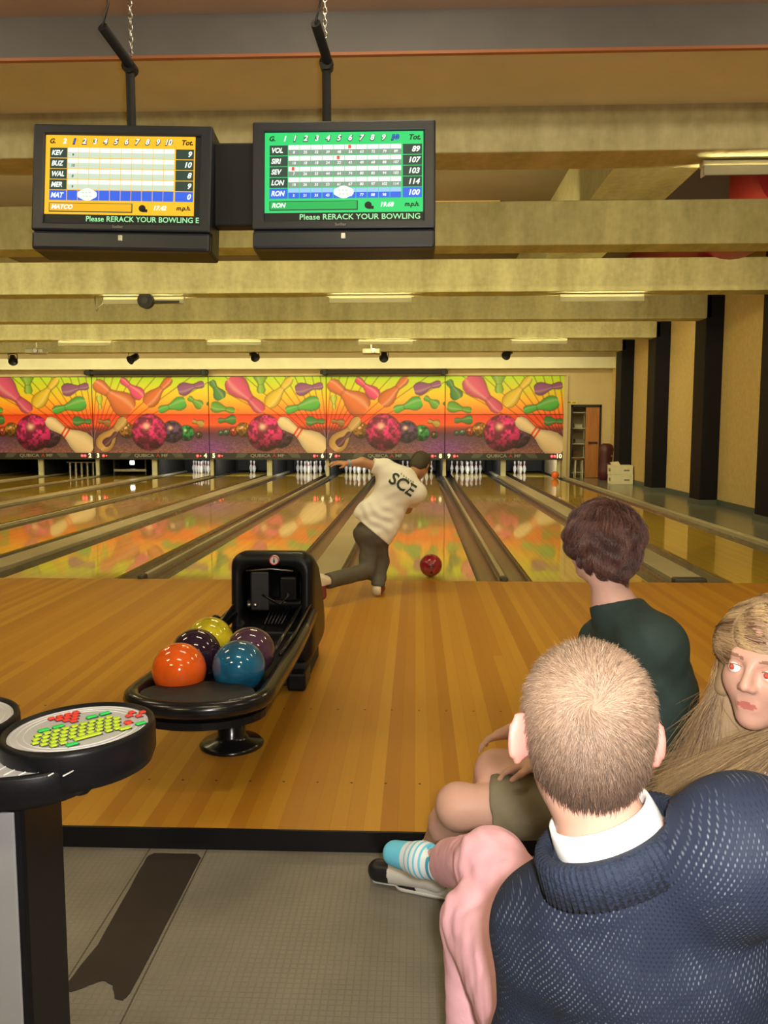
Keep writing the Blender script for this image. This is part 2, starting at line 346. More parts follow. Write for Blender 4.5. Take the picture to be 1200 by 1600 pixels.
# door with a room behind
d = struct(MB().box(DX0-.0, DX0+.05, wy0-.03, wy1, 0, DZ).box(DX1-.05, DX1, wy0-.03, wy1, 0, DZ).box(DX0, DX1, wy0-.03, wy1, DZ-.05, DZ+.02).build('door_1', M_['blackm']), 'black door frame in the back wall')
M_['door'] = mat('orange_brown_door_wood', (.40,.16,.045), .45, var=.15, vs=5, stretch=(6,6,.6))
leaf = MB().box(DX0+.43, DX1-.05, wy0+.0, wy0+.045, .01, DZ-.05, .004).build('door_leaf', M_['door'], d)
MB().box(DX0+.50, DX0+.76, wy0-.05, wy0-.02, .98, 1.03, .01).box(DX0+.52,DX0+.55,wy0-.03,wy0,.97,1.04).box(DX0+.72,DX0+.75,wy0-.03,wy0,.97,1.04).build('push_bar', M_['darkmetal'], leaf)
struct(MB().box(DX0-.1, X_WALL, wy0+1.3, wy0+1.4, 0, 2.9).box(DX0-.12, DX0-.02, wy1, wy0+1.3, 0, 2.9).box(DX0-.1, X_WALL, wy1, wy0+1.3, 2.3, 2.35).build('store_room_wall', M_['wall']))
# ------------------------------------------------------------------ lamps on the beams
M_['tube'] = mat('lit_fluorescent_tube', (.9,.9,.85), .4, emit=TUBE_COL, es=TUBE_E)
M_['shield'] = mat('olive_lamp_shield', (.30,.28,.17), .4)
M_['lamp_white'] = mat('white_enamel_lamp_housing', (.72,.68,.5), .35)
def lamp(x, y, z, label, n=0):
    t = empty('fluorescent_lamp', (x, y, z), 0, label, 'ceiling lamp', 'strip lamps under the beams')
    MB().box(-.61, .61, -.045, .045, .02, .065, .01).build('housing', M_['lamp_white'], t)
    MB().box(-.61, .61, -.064, -.050, -.050, .024, .004).build('shield', M_['shield'], t)
    for s in (-1, 1): MB().box(s*.61-.012*s, s*.585, -.05, .05, -.04, .02, .005).build('tube_holder', M_['white'], t)
    MB().tube((-.585,0,-.006), (.585,0,-.006), .019, n=12).build('tube', M_['tube'], t)
    return t
L0 = None
names = ['rightmost', 'second from the right', 'third from the right', 'fourth from the right', 'fifth from the right']
for yy, zz, ks, row in ((6.44, 3.30, (0,1,2), 'first'), (12.72-.2, 3.30, (0,1,2,3), 'third'), (18.72, 3.31, (0,1,2,3,4), 'fifth')):
    for k in ks:
        x = 2.71-PITCH_X*k
        lb = 'white fluorescent strip lamp under the %s beam, %s in its row' % (row, names[k])
        if L0 is None: L0 = lamp(x, yy, zz, lb)
        else: dup(L0, (x, yy, zz), label=lb)
# unseen fill strips added behind the beams to brighten beam faces and mural
for y, nm in ((9.70, 'second'), (15.81, 'fourth'), (21.95, 'sixth')):
    t = empty('beam_fill_strip', ((X_L+5.2)/2, y, 3.56), 0, 'added unseen fill light strip behind the %s beam' % nm, 'ceiling lamp')
    wl = (5.2-X_L)-1; MB().box(-wl/2, wl/2, -.03, .0, -.06, .06).build('housing', M_['lamp_white'], t)
    l = light('beam_fill_light', 'AREA', (0, .01, 0), BEAM_FILL_W, TUBE_COL, None, shape='RECTANGLE', size=wl, size_y=.1); l.rotation_euler = (PI/2+R(12) if nm != 'sixth' else R(60), 0, PI) if False else ((PI/2-R(8)) if nm != 'sixth' else R(40), 0, 0)
    l.parent = t
for x in (-3.6, -.2, 3.2):  # unseen fill lamps added on the near ceiling, tilted towards the beams
    for y in (1.2, 3.9):
        t = empty('near_fill_lamp', (x, y, 3.93), 0, 'added unseen fill lamp over the approach', 'ceiling lamp', 'added fill lamps over the approach')
        MB().box(-.62,.62,-.16,-.14,-.03,0).box(-.62,.62,.14,.16,-.03,0).box(-.62,-.6,-.14,.14,-.03,0).box(.6,.62,-.14,.14,-.03,0).build('frame', M_['lamp_white'], t)
        l = light('near_fill_light', 'AREA', (0, 0, -.02), NEAR_W, (1,.84,.55), None, shape='RECTANGLE', size=1.18, size_y=.26); l.rotation_euler = (R(35), 0, 0); l.parent = t
# unseen fill lamps added over the seats behind the camera
for x in (-3, 1.5):
    o = dup(L0, (x, -1.6, 3.86), label='added unseen fluorescent fill lamp on the seating area ceiling, %s one' % ('left' if x < 0 else 'right'))

# black spot lamps and projectors near the back wall
def spot(px, py, label, Y=21.72, tilt=.5):
    p = at(px, py, Y=Y)
    t = empty('spotlight', (p.x, p.y, p.z), 0, label, 'spotlight', 'black spotlights before the mural')
    mb = MB(); q = Euler((PI/2+.5, 0, tilt)).to_matrix().to_4x4(); mb.M = q
    mb.lathe([(.05,-.17),(.085,-.13),(.095,.05),(.12,.12),(.11,.12),(.08,.06)], 16); mb.build('lamp_head', M_['blackp'], t)
    MB().path([(-.12,0,0),(-.12,0,.14),(0,0,.16),(.12,0,.14),(.12,0,0)], .012, 6).build('bracket', M_['blackm'], t)
    MB().tube((0,0,.15),(0,0,3.378-p.z), .012, n=8).build('stem', M_['blackm'], t)
    return t
spot(20, 562, 'black spotlight at the far left, beside a ceiling projector')
spot(208, 560, 'small black spotlight above the left end of the black bar', tilt=-.6)
spot(397, 556, 'round black spotlight hanging between the two long black bars')
spot(600, 557, 'black spotlight hanging right beside the middle ceiling projector', tilt=0)
spot(793, 553, 'black spotlight at the right, above the last mural panel', tilt=-.5)
for px, lx in ((57, 'pale ceiling projector with cable at the far left'), (580, 'pale ceiling projector with cable above the middle of the lanes')):
    p = at(px, 549, Y=19.6); t = empty('projector', (p.x, p.y, p.z), 0, lx, 'projector', 'ceiling projectors')
    MB().rbox(0, 0, .0, .42, .34, .12, .03, 3).build('case', mat('grey_projector_case', (.30,.28,.2), .5), t)
    MB().tube((.06,-.2,0),(.06,-.16,0), .05, n=16).build('lens', M_['blackg'], t)
    MB().tube((0,0,.05),(0,0,.22), .02, n=8).rbox(0,0,.22,.55,.2,.025,.008).build('mount', M_['lamp_white'], t)
    MB().path([(-.05,0,.23),(-.3,-.3,.3),(-.34,-.6,.5),(-.2,-.7,.75)], .008, 6).build('cable', M_['blackm'], t)
p = at(228, 470, Y=12.36); t = empty('wall_clock', p, 0, 'dark round device hung in front of the left strip lamp', 'speaker')
t.name = 'round_speaker'
MB().tube((0,-.05,0),(0,.05,0),.115,n=24).build('body', M_['blackm'], t); MB().tube((0,-.06,0),(0,-.05,0),.05,n=20).build('cone', M_['blackp'], t)
MB().box(.1,.5,-.02,.0,-.03,-.0,.005).build('arm', M_['blackp'], t)
p = at(155, 475, Y=12.5); t = empty('ceiling_hook', p, 0, 'small metal hooks hanging from the beam left of the strip lamp', 'hook')
MB().path([(-.06,0,.12),(-.06,0,-.06),(-.04,0,-.1)], .008, 6).build('hook', M_['metal'], t); MB().path([(.06,0,.12),(.05,0,0),(0,0,-.04),(-.04,0,-.1)], .008, 6).build('hook', M_['metal'], t)
# long black bars above the mural
for a, b_, lb in ((131, 325, 'long black bar mounted above the mural, left one'), (500, 700, 'long black bar mounted above the mural, right one behind the bowler')):
    p0 = at(a, 581, Y=23.6); p1 = at(b_, 579, Y=23.6); z = 2.99; t = empty('screen_housing', ((p0.x+p1.x)/2, 23.62, z), 0, lb, 'screen housing', 'black bars above the mural')
    l = (p1.x-p0.x)/2
    MB().box(-l, l, -.055, .055, -.055, .055, .02).build('case', M_['blackm'], t)
    for s in (-1, 1):
        MB().box(s*l*.93-.06, s*l*.93+.06, -.08, .22, -.08, .11, .01).build('bracket', M_['blackp'], t)

# ------------------------------------------------------------------ mural panels
def vcol_mat(name, rough=.35, es=0.0):
    m = bpy.data.materials.new(name); m.use_nodes = True; nt = m.node_tree; b = nt.nodes['Principled BSDF']
    a = N(nt, 'ShaderNodeAttribute', _attribute_name='Col'); nt.links.new(a.outputs['Color'], b.inputs['Base Color']); b.inputs['Roughness'].default_value = rough
    if es: nt.links.new(a.outputs['Color'], b.inputs['Emission Color']); b.inputs['Emission Strength'].default_value = es
    return m
M_['print'] = vcol_mat('printed_mural', .4, 0.0)
GX, GY = 372, 240
def vnoise(x, y, s, seed=0):
    xs = x*s+seed*17.3; ys = y*s+seed*5.1; xi = np.floor(xs).astype(int); yi = np.floor(ys).astype(int); fx = xs-xi; fy = ys-yi
    fx = fx*fx*(3-2*fx); fy = fy*fy*(3-2*fy)
    def h(i, j): v = np.sin(i*127.1+j*311.7+seed*7.7)*43758.5453; return v-np.floor(v)
    return (h(xi,yi)*(1-fx)+h(xi+1,yi)*fx)*(1-fy)+(h(xi,yi+1)*(1-fx)+h(xi+1,yi+1)*fx)*fy
def art(kind):
    X, Y = np.meshgrid((np.arange(GX)+.5)/GX*186, (np.arange(GY)+.5)/GY*120)   # Y down, in picture units
    col = np.zeros((GY, GX, 3))
    stops = [(0,(.42,.70,.01)),(18,(.62,.62,.01)),(38,(.88,.46,.02)),(58,(.95,.20,.02)),(62,(.80,.05,.01)),(76,(.85,.11,.02)),(82,(.30,.04,.04)),(90,(.10,.03,.06)),(104,(.13,.06,.09)),(120,(.25,.10,.10))]
    ys = [s[0] for s in stops]
    for c in range(3): col[..., c] = np.interp(Y, ys, [s[1][c] for s in stops])
    # purple glow at the side away from the ray source
    gx = 0 if kind == 'A' else 186
    g_ = np.exp(-((X-gx)/38)**2-((Y-112)/14)**2)[..., None]; col = col*(1-g_*.8)+np.array((.20,.05,.34))*g_*.8
    # rays
    rx = 190 if kind == 'A' else -4
    ang = np.arctan2(X-rx, 118-Y); a = np.abs(ang); ph = a/0.105; fr = np.abs(ph-np.floor(ph)-.5); d = np.hypot(X-rx, 118-Y)
    ray = (fr > .5-1.1/np.maximum(d*.105*1.0, 1)) & (a < 1.15) & (Y < 86)
    col[ray] *= np.array((.62,.50,.5))
    low = (a < .28) & (Y > 84) & (fr > .25); col[low] = col[low]*.4+np.array((.5,.25,.45))*.4
    # specks on the lower floor
    nn = vnoise(X, Y*2, .5, 3); msk = (Y > 100); col[msk] *= (.6+.9*nn[msk])[:, None]
    def pin(hx, hy, bx, by, wid, c, rings=False, shade=.55):
        dx, dy = bx-hx, by-hy; L_ = math.hypot(dx, dy); ux, uy = dx/L_, dy/L_
        t = ((X-hx)*ux+(Y-hy)*uy)/L_; s = ((X-hx)*-uy+(Y-hy)*ux)
        prof_t = [-.001,0,.05,.14,.26,.38,.5,.62,.75,.88,.97,1.0,1.001]; prof_r = [0,.12,.22,.27,.22,.17,.26,.40,.49,.46,.33,.22,0]
        rr = np.interp(t, prof_t, prof_r, left=0, right=0)*wid
        ins = np.abs(s) < rr; e = np.clip(np.abs(s)/np.maximum(rr, 1e-3), 0, 1)
        out = (np.abs(s) < rr+1.1) & (t > -.03) & (t < 1.03) & (rr > 0) & ~ins; col[out] = col[out]*.45
        sh = (1-.5*e**2.2)*(1+.25*np.clip(-s/np.maximum(rr,1e-3), 0, 1)*(1-e)); cc = np.array(c)
        v = cc[None, None, :]*sh[..., None]
        hl = np.exp(-((s/np.maximum(rr,1e-3)+.35)/.2)**2)[..., None]*.28
        v = v*(1-hl)+hl*np.array((.9,.8,.7))*(.4+.6*cc.max())
        col[ins] = v[ins]
        if rings:
            for r0 in (.36, .43):
                rg = ins & (t > r0) & (t < r0+.035); col[rg] = np.array((.85,.08,.04))*(1-.4*e[rg][:, None])
        nk = ins & (t > .34) & (t < .40) & (not rings); col[nk] *= .78
    def ball(x, y, r, c, hi=(1,.6,.5), marb=True):
        d = np.hypot(X-x, Y-y); ins = d < r
        n = .6*vnoise(X, Y, 3.6/r, int(x) % 9)+.4*vnoise(X, Y, 9/r, int(x) % 7); n = np.clip((n-.40)*3.5, 0, 1) if marb else np.ones_like(X)
        low_ = np.clip((Y-y)/r*1.1+.25, 0, 1)
        v = np.array(c)*(.25+.95*n[..., None])*(1-.75*low_[..., None])
        v *= (1-.45*(d/r)**3)[..., None]
        h = np.exp(-(((X-x+r*.15)/(r*.18))**2+((Y-y+r*.35)/(r*.16))**2))[..., None]; v = v*(1-h)+np.array(hi)*h
        col[ins] = np.clip(v, 0, 1)[ins]; rim = (d >= r) & (d < r+1.2); col[rim] *= .5
    dkg=(.05,.22,.05); grn=(.08,.42,.06); pur=(.25,.06,.24); pnk=(.72,.05,.22); yel=(.72,.50,.03); org=(.68,.16,.03); mag=(.85,.03,.28)
    if kind == 'A':
        pin(4,6,21,36,20,dkg); pin(86,56,33,2,36,(.62,.07,.22)); pin(84,27,82,-12,24,(.22,.42,.03)); pin(132,2,93,47,23,yel)
        pin(182,14,138,22,21,pur); pin(122,55,176,40,24,grn); pin(41,55,3,47,18,(.12,.36,.04))
        pin(14,70,43,68,14,dkg); pin(184,71,154,70,15,dkg)
        ball(18,89,3.5,(.02,.25,.22)); ball(27,88,4.5,(.1,.3,.25)); ball(39,87,7,(.6,.08,.03)); ball(54,84,11,(.75,.35,.03)); ball(113,92,20,(.16,.05,.13)); ball(89,89,28,mag)
        pin(111,68,184,116,38,(.80,.62,.42),True)
    else:
        pin(4,8,63,54,40,(.66,.15,.04)); pin(47,3,81,33,21,pnk); pin(127,2,86,45,25,(.62,.14,.03)); pin(180,11,138,22,21,pur)
        pin(106,54,150,40,22,grn); pin(154,33,176,48,15,(.12,.36,.04)); pin(12,52,11,30,10,(.45,.55,.03)); pin(186,40,196,56,16,dkg)
        pin(8,70,28,74,12,(.3,.14,.03)); pin(160,70,178,76,12,(.45,.3,.05))
        ball(170,92,5,(.1,.1,.04)); ball(150,89,12,(.03,.35,.10),(.5,.9,.5)); ball(127,87,17,(.13,.06,.20)); ball(54,85,12,(.72,.32,.04)); ball(90,88,28,mag)
        pin(52,66,9,114,30,(.55,.33,.12)); pin(38,88,16,108,13,(.12,.03,.07))
    return np.clip(col, 0, 1)
def art_mesh(kind, r0, r1, wd, z0, z1, name):
    col = art(kind)[r0:r1][::-1]; h = r1-r0
    xs = np.linspace(0, wd, GX+1); zs = np.linspace(z0, z1, h+1); VX, VZ = np.meshgrid(xs, zs)
    co = np.stack([VX.ravel(), np.zeros(VX.size), VZ.ravel()], 1)
    i = np.arange(h)[:, None]*(GX+1)+np.arange(GX)[None, :]; i = i.ravel(); fs = np.stack([i, i+1, i+GX+2, i+GX+1], 1)
    me = bpy.data.meshes.new(name); me.vertices.add(len(co)); me.vertices.foreach_set('co', co.ravel())
    me.loops.add(fs.size); me.loops.foreach_set('vertex_index', fs.ravel()); me.polygons.add(len(fs)); me.polygons.foreach_set('loop_start', np.arange(len(fs))*4)
    me.update(calc_edges=True)
    a = me.color_attributes.new('Col', 'FLOAT_COLOR', 'CORNER')
    cc = np.ones((len(fs), 4, 4), dtype=np.float32); cc[:, :, :3] = col.reshape(-1, 3)[:, None, :]; a.data.foreach_set('color', cc.ravel())
    me.materials.append(M_['print']); return me
ZA, ZM, ZT = .705, 1.80, 2.88
arts = {k: (art_mesh(k, 0, 122, PITCH_X-.02, ZM+.006, ZT, 'upper_print'), art_mesh(k, 122, 240, PITCH_X-.02, ZA, ZM-.006, 'lower_print')) for k in 'AB'}
pair_names = {0: 'lanes 9 and 10', 1: 'lanes 7 and 8', 2: 'lanes 5 and 6', 3: 'lanes 3 and 4', 4: 'lanes 1 and 2'}
M_['redled'] = mat('red_led', (.8,.02,.02), .4, emit=(1,.03,.03), es=9)
M_['digit'] = mat('lit_cream_digit', (.8,.75,.5), .4, emit=(.9,.85,.6), es=.9)
M_['logo'] = mat('grey_printed_logo', (.30,.30,.28), .5); M_['logored'] = mat('red_printed_logo', (.5,.04,.03), .5)
M_['stripgray'] = mat('charcoal_sign_strip', (.03,.03,.032), .45); M_['stripgray2'] = mat('grey_sign_wing', (.09,.09,.085), .45)
M_['post'] = mat('pale_kickback_edge', (.62,.60,.42), .5)
TX = lambda x, y, z: Matrix.Translation((x, y, z)) @ Matrix.Rotation(PI/2, 4, 'X')
for k in range(5):
    x0 = thin[k]+.01; kd = 'A' if k % 2 == 0 else 'B'
    t = empty('masking_unit', (x0, Y_MASK-.05, 0), 0, 'colourful bowling pin and ball mural panel over %s' % pair_names[k], 'mural panel', 'mural panels over the pin decks')
    W = PITCH_X-.02
    u = MB().box(0, W, .004, .05, ZM+.006, ZT).build('upper_panel', M_['blackm'], t); link('print', arts[kd][0], u)
    u = MB().box(0, W, .004, .05, ZA, ZM-.006).build('lower_panel', M_['blackm'], t); link('print', arts[kd][1], u)
    s_ = MB(); s_.prism([(0,.70),(W,.70),(W,.525),(W*.93,.515),(W*.07,.515),(0,.525)], .0, .06, 'y'); st = s_.build('sign_strip', M_['stripgray'], t)
    MB().prism([(W*.24,.695),(W*.33,.695),(W*.29,.57),(W*.22,.57)], -.006, 0, 'y').build('wing', M_['stripgray2'], st); MB().prism([(W*.67,.695),(W*.76,.695),(W*.78,.57),(W*.71,.57)], -.006, 0, 'y').build('wing', M_['stripgray2'], st)
    lg = MB(); lg.text('QUBICA', .125, TX(W*.435, -.004, .625), .002, .002, sx=1.25); lg.build('logo', M_['logo'], st); lg = MB(); lg.text('MF', .125, TX(W*.612, -.004, .625), .002, .002, sx=1.25); lg.build('logo', M_['logo'], st)
    lg = MB(); lg.text('A', .125, TX(W*.555, -.004, .625), .002, .002, sx=1.25); lg.build('logo_letter', M_['logored'], st)
    nl, nr = str(9-2*k), str(10-2*k)
    dg = MB(); dg.text(nl, .17, TX(.11, -.004, .62), .003, .006); dg.build('lane_number', M_['digit'], st); dg = MB(); dg.text(nr, .17, TX(W-(.14 if nr == '10' else .11), -.004, .62), .003, .006); dg.build('lane_number', M_['digit'], st)
    both = {'l': k in (), 'r': k in (0, 4)}
    for s, x in (('l', .27), ('r', W-.34)):
        MB().ball((x, -.008, .62), .034, 12, 8).build('red_lamp', M_['redled'], st)
        MB().ball((x+.085, -.008, .62), .034 if both[s] else .016, 10, 6).build('red_lamp', M_['redled'], st)

# kickbacks between lanes in the pit, pale posts
for i, x in enumerate(sorted(thin+wide)):
    o = MB().box(x-.06, x+.06, Y_MASK+.25, LANE_END-.12, .02, .98).build('kickback', M_['pitblack']); struct(o, 'dark side board between two pin decks')
    p_ = MB(); p_.box(x-.075, x+.075, Y_MASK+.17, Y_MASK+.25, .03, .54, .01) if x in wide else p_.box(x-.05, x+.05, Y_MASK+.17, Y_MASK+.25, .03, .54, .01)
    p_.build('post', M_['post'], o)
o = MB().box(XE+GW-.02, XE+GW+.09, Y_MASK-.06, LANE_END, .0, ZT).build('trim_3', M_['wall']); struct(o, 'tan edge post right of the last mural panel')
o = MB().box(XE+.1, XE+.2, Y_MASK+.17, Y_MASK+.25, .0, .54, .01).build('trim_4', M_['post']); struct(o)
sets_lit = (4, 5, 6, 7, 8, 9, 10)
# pit curtain, ball cushions
for n, x in lanes.items():
    struct(MB().box(x-.6, x+.6, LANE_END-.35, LANE_END-.3, .05, .9).build('pit_curtain', M_['pitblack']))
    t = empty('pin_deck_lamp', (x, Y_MASK+.45, .74), 0, 'hidden strip lamp lighting the pins of lane %d' % n, 'lamp'); t['group'] = 'strip lamps over the pin decks'
    MB().box(-.5,.5,-.03,.0,-.02,.262).build('housing', M_['darkmetal'], t)
    if n in sets_lit: l = light('pin_deck_light', 'AREA', (0, .02, 0), 26.0, (1,.98,.92), None, shape='RECTANGLE', size=.9, size_y=.05); l.rotation_euler = (PI/2-R(22), 0, 0); l.parent = t

# ------------------------------------------------------------------ pins
M_['pinw'] = mat('white_pin_plastic', (.86,.85,.80), .25, coat=.4); M_['pinr'] = mat('red_pin_stripe', (.70,.03,.05), .3)
PROF = [(.0258,0),(.029,.01),(.036,.03),(.0455,.065),(.0545,.10),(.0603,.114),(.0605,.125),(.057,.16),(.049,.19),(.040,.215),(.0315,.24),(.0255,.262),(.0233,.28),(.0245,.30),(.029,.325),(.0323,.345),(.031,.362),(.024,.375),(.012,.381)]
def profr(z): return np.interp(z, [p[1] for p in PROF], [p[0] for p in PROF])
def pin_at(x, y, label, first=[None]):
    if first[0] is None:
        t = empty('bowling_pin', (x, y, .001), 0, label, 'bowling pin')
        MB().lathe(PROF, 18).build('pin_body', M_['pinw'], t)
        for a, b_ in ((.243,.256), (.270,.283)):
            MB().lathe([(profr(a)-.002, a),(profr(a)+.0008,a),(profr(b_)+.0008,b_),(profr(b_)-.002,b_)], 18).build('neck_stripe', M_['pinr'], t)
        first[0] = t; return t
    return dup(first[0], (x, y, .001), label=label)
rows = {1:(0,0,'front centre'),2:(-.5,1,'second row left'),3:(.5,1,'second row right'),4:(-1,2,'third row left'),5:(0,2,'third row middle'),6:(1,2,'third row right'),
        7:(-1.5,3,'back row far left'),8:(-.5,3,'back row inner left'),9:(.5,3,'back row inner right'),10:(1.5,3,'back row far right')}
sets = {6: range(1,11), 7: range(1,11), 8: range(1,11), 9: range(1,11), 10: (2,4,5,8), 5: (5,8), 4: (1,2,3,4,5,7,8,9,10)}
where = {6:'full rack left of the bowler', 7:'rack behind the raised hand', 8:'rack behind the bowler shoulder', 9:'full rack right of the bowler', 10:'small cluster at the far right', 5:'lone pair between two racks', 4:'leftmost standing rack'}
for ln, ps in sets.items():
    for p in ps:
        a, r_, nm = rows[p]
        o = pin_at(lanes[ln]+a*.3048, Y_HEAD+r_*.264, 'white bowling pin, %s, %s' % (nm, where[ln])); o['group'] = 'pins standing on lane %d' % ln
# machines seen in the dark openings of lanes 2 and 3
t = empty('sweep_bar', (lanes[3], Y_MASK+.7, .0), 0, 'pale sweep bar lowered across the opening of lane 3', 'sweep bar')
MB().box(-.5,.5,-.03,.03,.12,.20,.01).build('bar', M_['metal'], t); MB().box(-.5,-.46,-.02,.4,.002,.7).build('arm', M_['darkmetal'], t); MB().box(.46,.5,-.02,.4,.002,.7).build('arm', M_['darkmetal'], t)
t = empty('pin_light', (lanes[3], Y_MASK+.9, .38), 0, 'small bright lamp glowing inside the opening of lane 3', 'lamp')
MB().rbox(0,0,0,.14,.04,.12,.02,3).build('glowing_cover', mat('lit_machine_lamp', (.9,.9,.8), .4, emit=(1,.97,.85), es=5), t); MB().box(-.08,.08,.02,.1,-.08,.08,.01).build('case', M_['darkmetal'], t)
t = empty('pin_table', (lanes[2], Y_MASK+.9, .15), 0, 'metal pinsetter table lowered over lane 2', 'pinsetter')
MB().box(-.45,.45,0,.7,.22,.26,.01).build('table', M_['metal'], t)
for i in range(5):
    MB().tube((-.36+i*.18,.05,-.148),(-.36+i*.18,.05,.22),.05,n=12).build('pin_cup', M_['metal'], t)
# small orange ball at the end of lane 10
def bowling_ball(loc, col, label, hi=.1, holes=None, r=.108, var=.15, group=None, name='ball'):
    t = empty('bowling_ball', loc, 0, label, 'bowling ball', group)
    mt = mat('polished_%s_ball' % name, col, .10, var=var, vs=14, coat=.8)
    mb = MB(); mb.ball((0,0,0), r, 40, 24); mb.build('shell', mt, t)
    if holes:
        h = Vector(holes).normalized(); q = h.to_track_quat('Z','Y')
        for dx, dy, rr in ((-.016,.02,.011),(.016,.02,.011),(0,-.045,.013)):
            d_ = (q @ Vector((dx,dy,math.sqrt(max(0,r*r-dx*dx-dy*dy))))).normalized()
            MB().tube(d_*(r-.004), d_*(r+.0006), rr, n=14).build('finger_hole', M_['blackm'], t)
    return t
p = at(864, 747, z=.0); bowling_ball((p.x, min(p.y,23.4), .109), (.85,.16,.03), 'orange bowling ball at the far end of lane 10', name='orange_far')
p = at(673, 901, z=0); bowling_ball((p.x, p.y, .109), (.30,.015,.03), 'dark red bowling ball rolling down the lane ahead of the bowler', holes=(.05,-1,-.1), name='dark_red')
# props by the back wall
p = at(972, 757, z=0); t = empty('cardboard_box', (p.x, p.y+.2, .001), .05, 'white cardboard box on the floor by the pillars, lower of two', 'box', 'white boxes stacked by the far pillar')
M_['carton'] = mat('white_carton', (.80,.76,.56), .7, var=.05, vs=6)
MB().box(-.27,.27,-.19,.19,0,.24,.006).build('carton', M_['carton'], t); MB().box(.04,.18,-.193,-.19,.09,.13).box(-.275,-.272,-.08,.08,.08,.16).build('printed_label', mat('grey_print',(.25,.25,.22),.7), t)
t2 = dup(t, (p.x-.01, p.y+.2, .243), label='white cardboard box with loose flap, upper of two by the pillar')
MB().add([(-.27,-.19,.24),(-.05,-.19,.24),(-.05,.0,.33),(-.27,.0,.31)], [(0,1,2,3)]).add([(-.27,-.188,.236),(-.05,-.188,.236),(-.05,.002,.326),(-.27,.002,.306)], [(3,2,1,0)]).build('flap', M_['carton'], t2)
p = at(946, 750, z=0); t = empty('golf_bag', (p.x, p.y, 0), 0, 'dark maroon upright bag standing between the door and the far pillar', 'bag')
M_['maroon'] = mat('maroon_vinyl', (.07,.012,.018), .4)
MB().lathe([(.14,0),(.19,.03),(.20,.25),(.165,.5),(.19,.72),(.20,.86),(.17,.95),(.10,1.0)], 20, sy=.8).build('bag_body', M_['maroon'], t)
MB().rbox(.08,-.13,.32,.22,.12,.34,.05,3).build('pocket', M_['maroon'], t); MB().path([(.17,-.02,.85),(.27,-.05,.7),(.24,-.05,.5),(.18,-.02,.42)], .014, 6).build('strap', M_['blackm'], t)
MB().rbox(.12,-.17,.66,.05,.03,.05,.01).build('buckle', M_['metal'], t)
p = at(893, 629, Y=Y_MASK-.01); t = empty('door_sign', (p.x, Y_MASK-.012, p.z), 0, 'small yellow sign on the wall above the door', 'sign')
MB().box(-.16,.16,-.0,.01,-.045,.045).build('plate', mat('yellow_sign',(.65,.52,.12),.5), t); MB().box(-.12,-.02,-.003,0,-.012,.02).box(.03,.12,-.003,0,-.02,.012).build('marks', mat('dark_yellow_marks',(.25,.2,.06),.5), t)
t = empty('storage_shelf', (DX0+.30, Y_MASK+.55, 0), 0, 'metal shelving rack seen through the open doorway', 'shelf')
for sx in (-.22,.22):
    for sy in (-.15,.15): MB().box(sx-.015,sx+.015,sy-.015,sy+.015,0,1.92).build('post', M_['lamp_white'], t)
for z in (.12,.55,.95,1.4,1.85): MB().box(-.23,.23,-.16,.16,z,z+.03).build('shelf_board', M_['lamp_white'], t)
for i, (x, z, sx, sz, c, lb) in enumerate(((-.05,.58,.2,.2,(.14,.06,.03),'brown carton on the second shelf of the rack'),(.05,.98,.26,.12,(.3,.26,.2),'grey carton on the middle shelf of the rack'),(0,1.43,.22,.1,(.7,.65,.5),'white carton on the fourth shelf of the rack'))):
    q = empty('storage_box', (DX0+.30+x, Y_MASK+.52, z+.001), 0, lb, 'box'); MB().box(-sx/2,sx/2,-.12,.12,0,sz,.008).build('carton', mat('carton_%s'%'abc'[i], c, .7), q); MB().box(-sx/2-.004,sx/2+.004,-.124,.124,sz-.03,sz+.004,.004).build('lid', mat('lid_%s'%'abc'[i], tuple(v*.8 for v in c), .7), q)
t = empty('stool', (DX0+.25, Y_MASK+.02, 0), 0, 'small stool with brown seat in the doorway', 'stool')
MB().lathe([(.15,.52),(.16,.54),(.15,.57)], 20).build('seat', mat('brown_seat',(.13,.05,.02),.5), t)
for a in range(4): MB().tube((.12*math.cos(a*PI/2+.8),.10*math.sin(a*PI/2+.8),.52),(.15*math.cos(a*PI/2+.8),.13*math.sin(a*PI/2+.8),0),.011,n=8).build('leg', M_['lamp_white'], t)
# ------------------------------------------------------------------ score monitors
def emi(name, c, s=1.0): return mat(name, tuple(v*.3 for v in c), .5, emit=c, es=s)
S_ = {'k': emi('screen_black', (.004,.006,.005)), 'w': emi('screen_white', (.85,.95,.88)), 'g1': emi('screen_pale', (.55,.68,.55)), 'g2': emi('screen_grey', (.22,.30,.25)),
      'dk': emi('screen_dark', (.02,.05,.04)), 'bl': emi('screen_blue', (.03,.12,.75)), 'lb': emi('screen_light_blue', (.30,.55,.90)), 'gr': emi('screen_green', (.02,.62,.16)),
      'gd': emi('screen_green_bar', (.01,.42,.09)), 'or': emi('screen_orange', (.95,.50,.02)), 'od': emi('screen_orange_bar', (.85,.42,.01)), 'tx': emi('screen_green_text', (.35,.85,.40)), 'rd': emi('screen_red', (.9,.08,.05))}
KEYS = list(S_); SM = [S_[k] for k in KEYS]
M_['bezel'] = mat('charcoal_bezel', (.024,.028,.042), .38, bump=.04, bs=400)
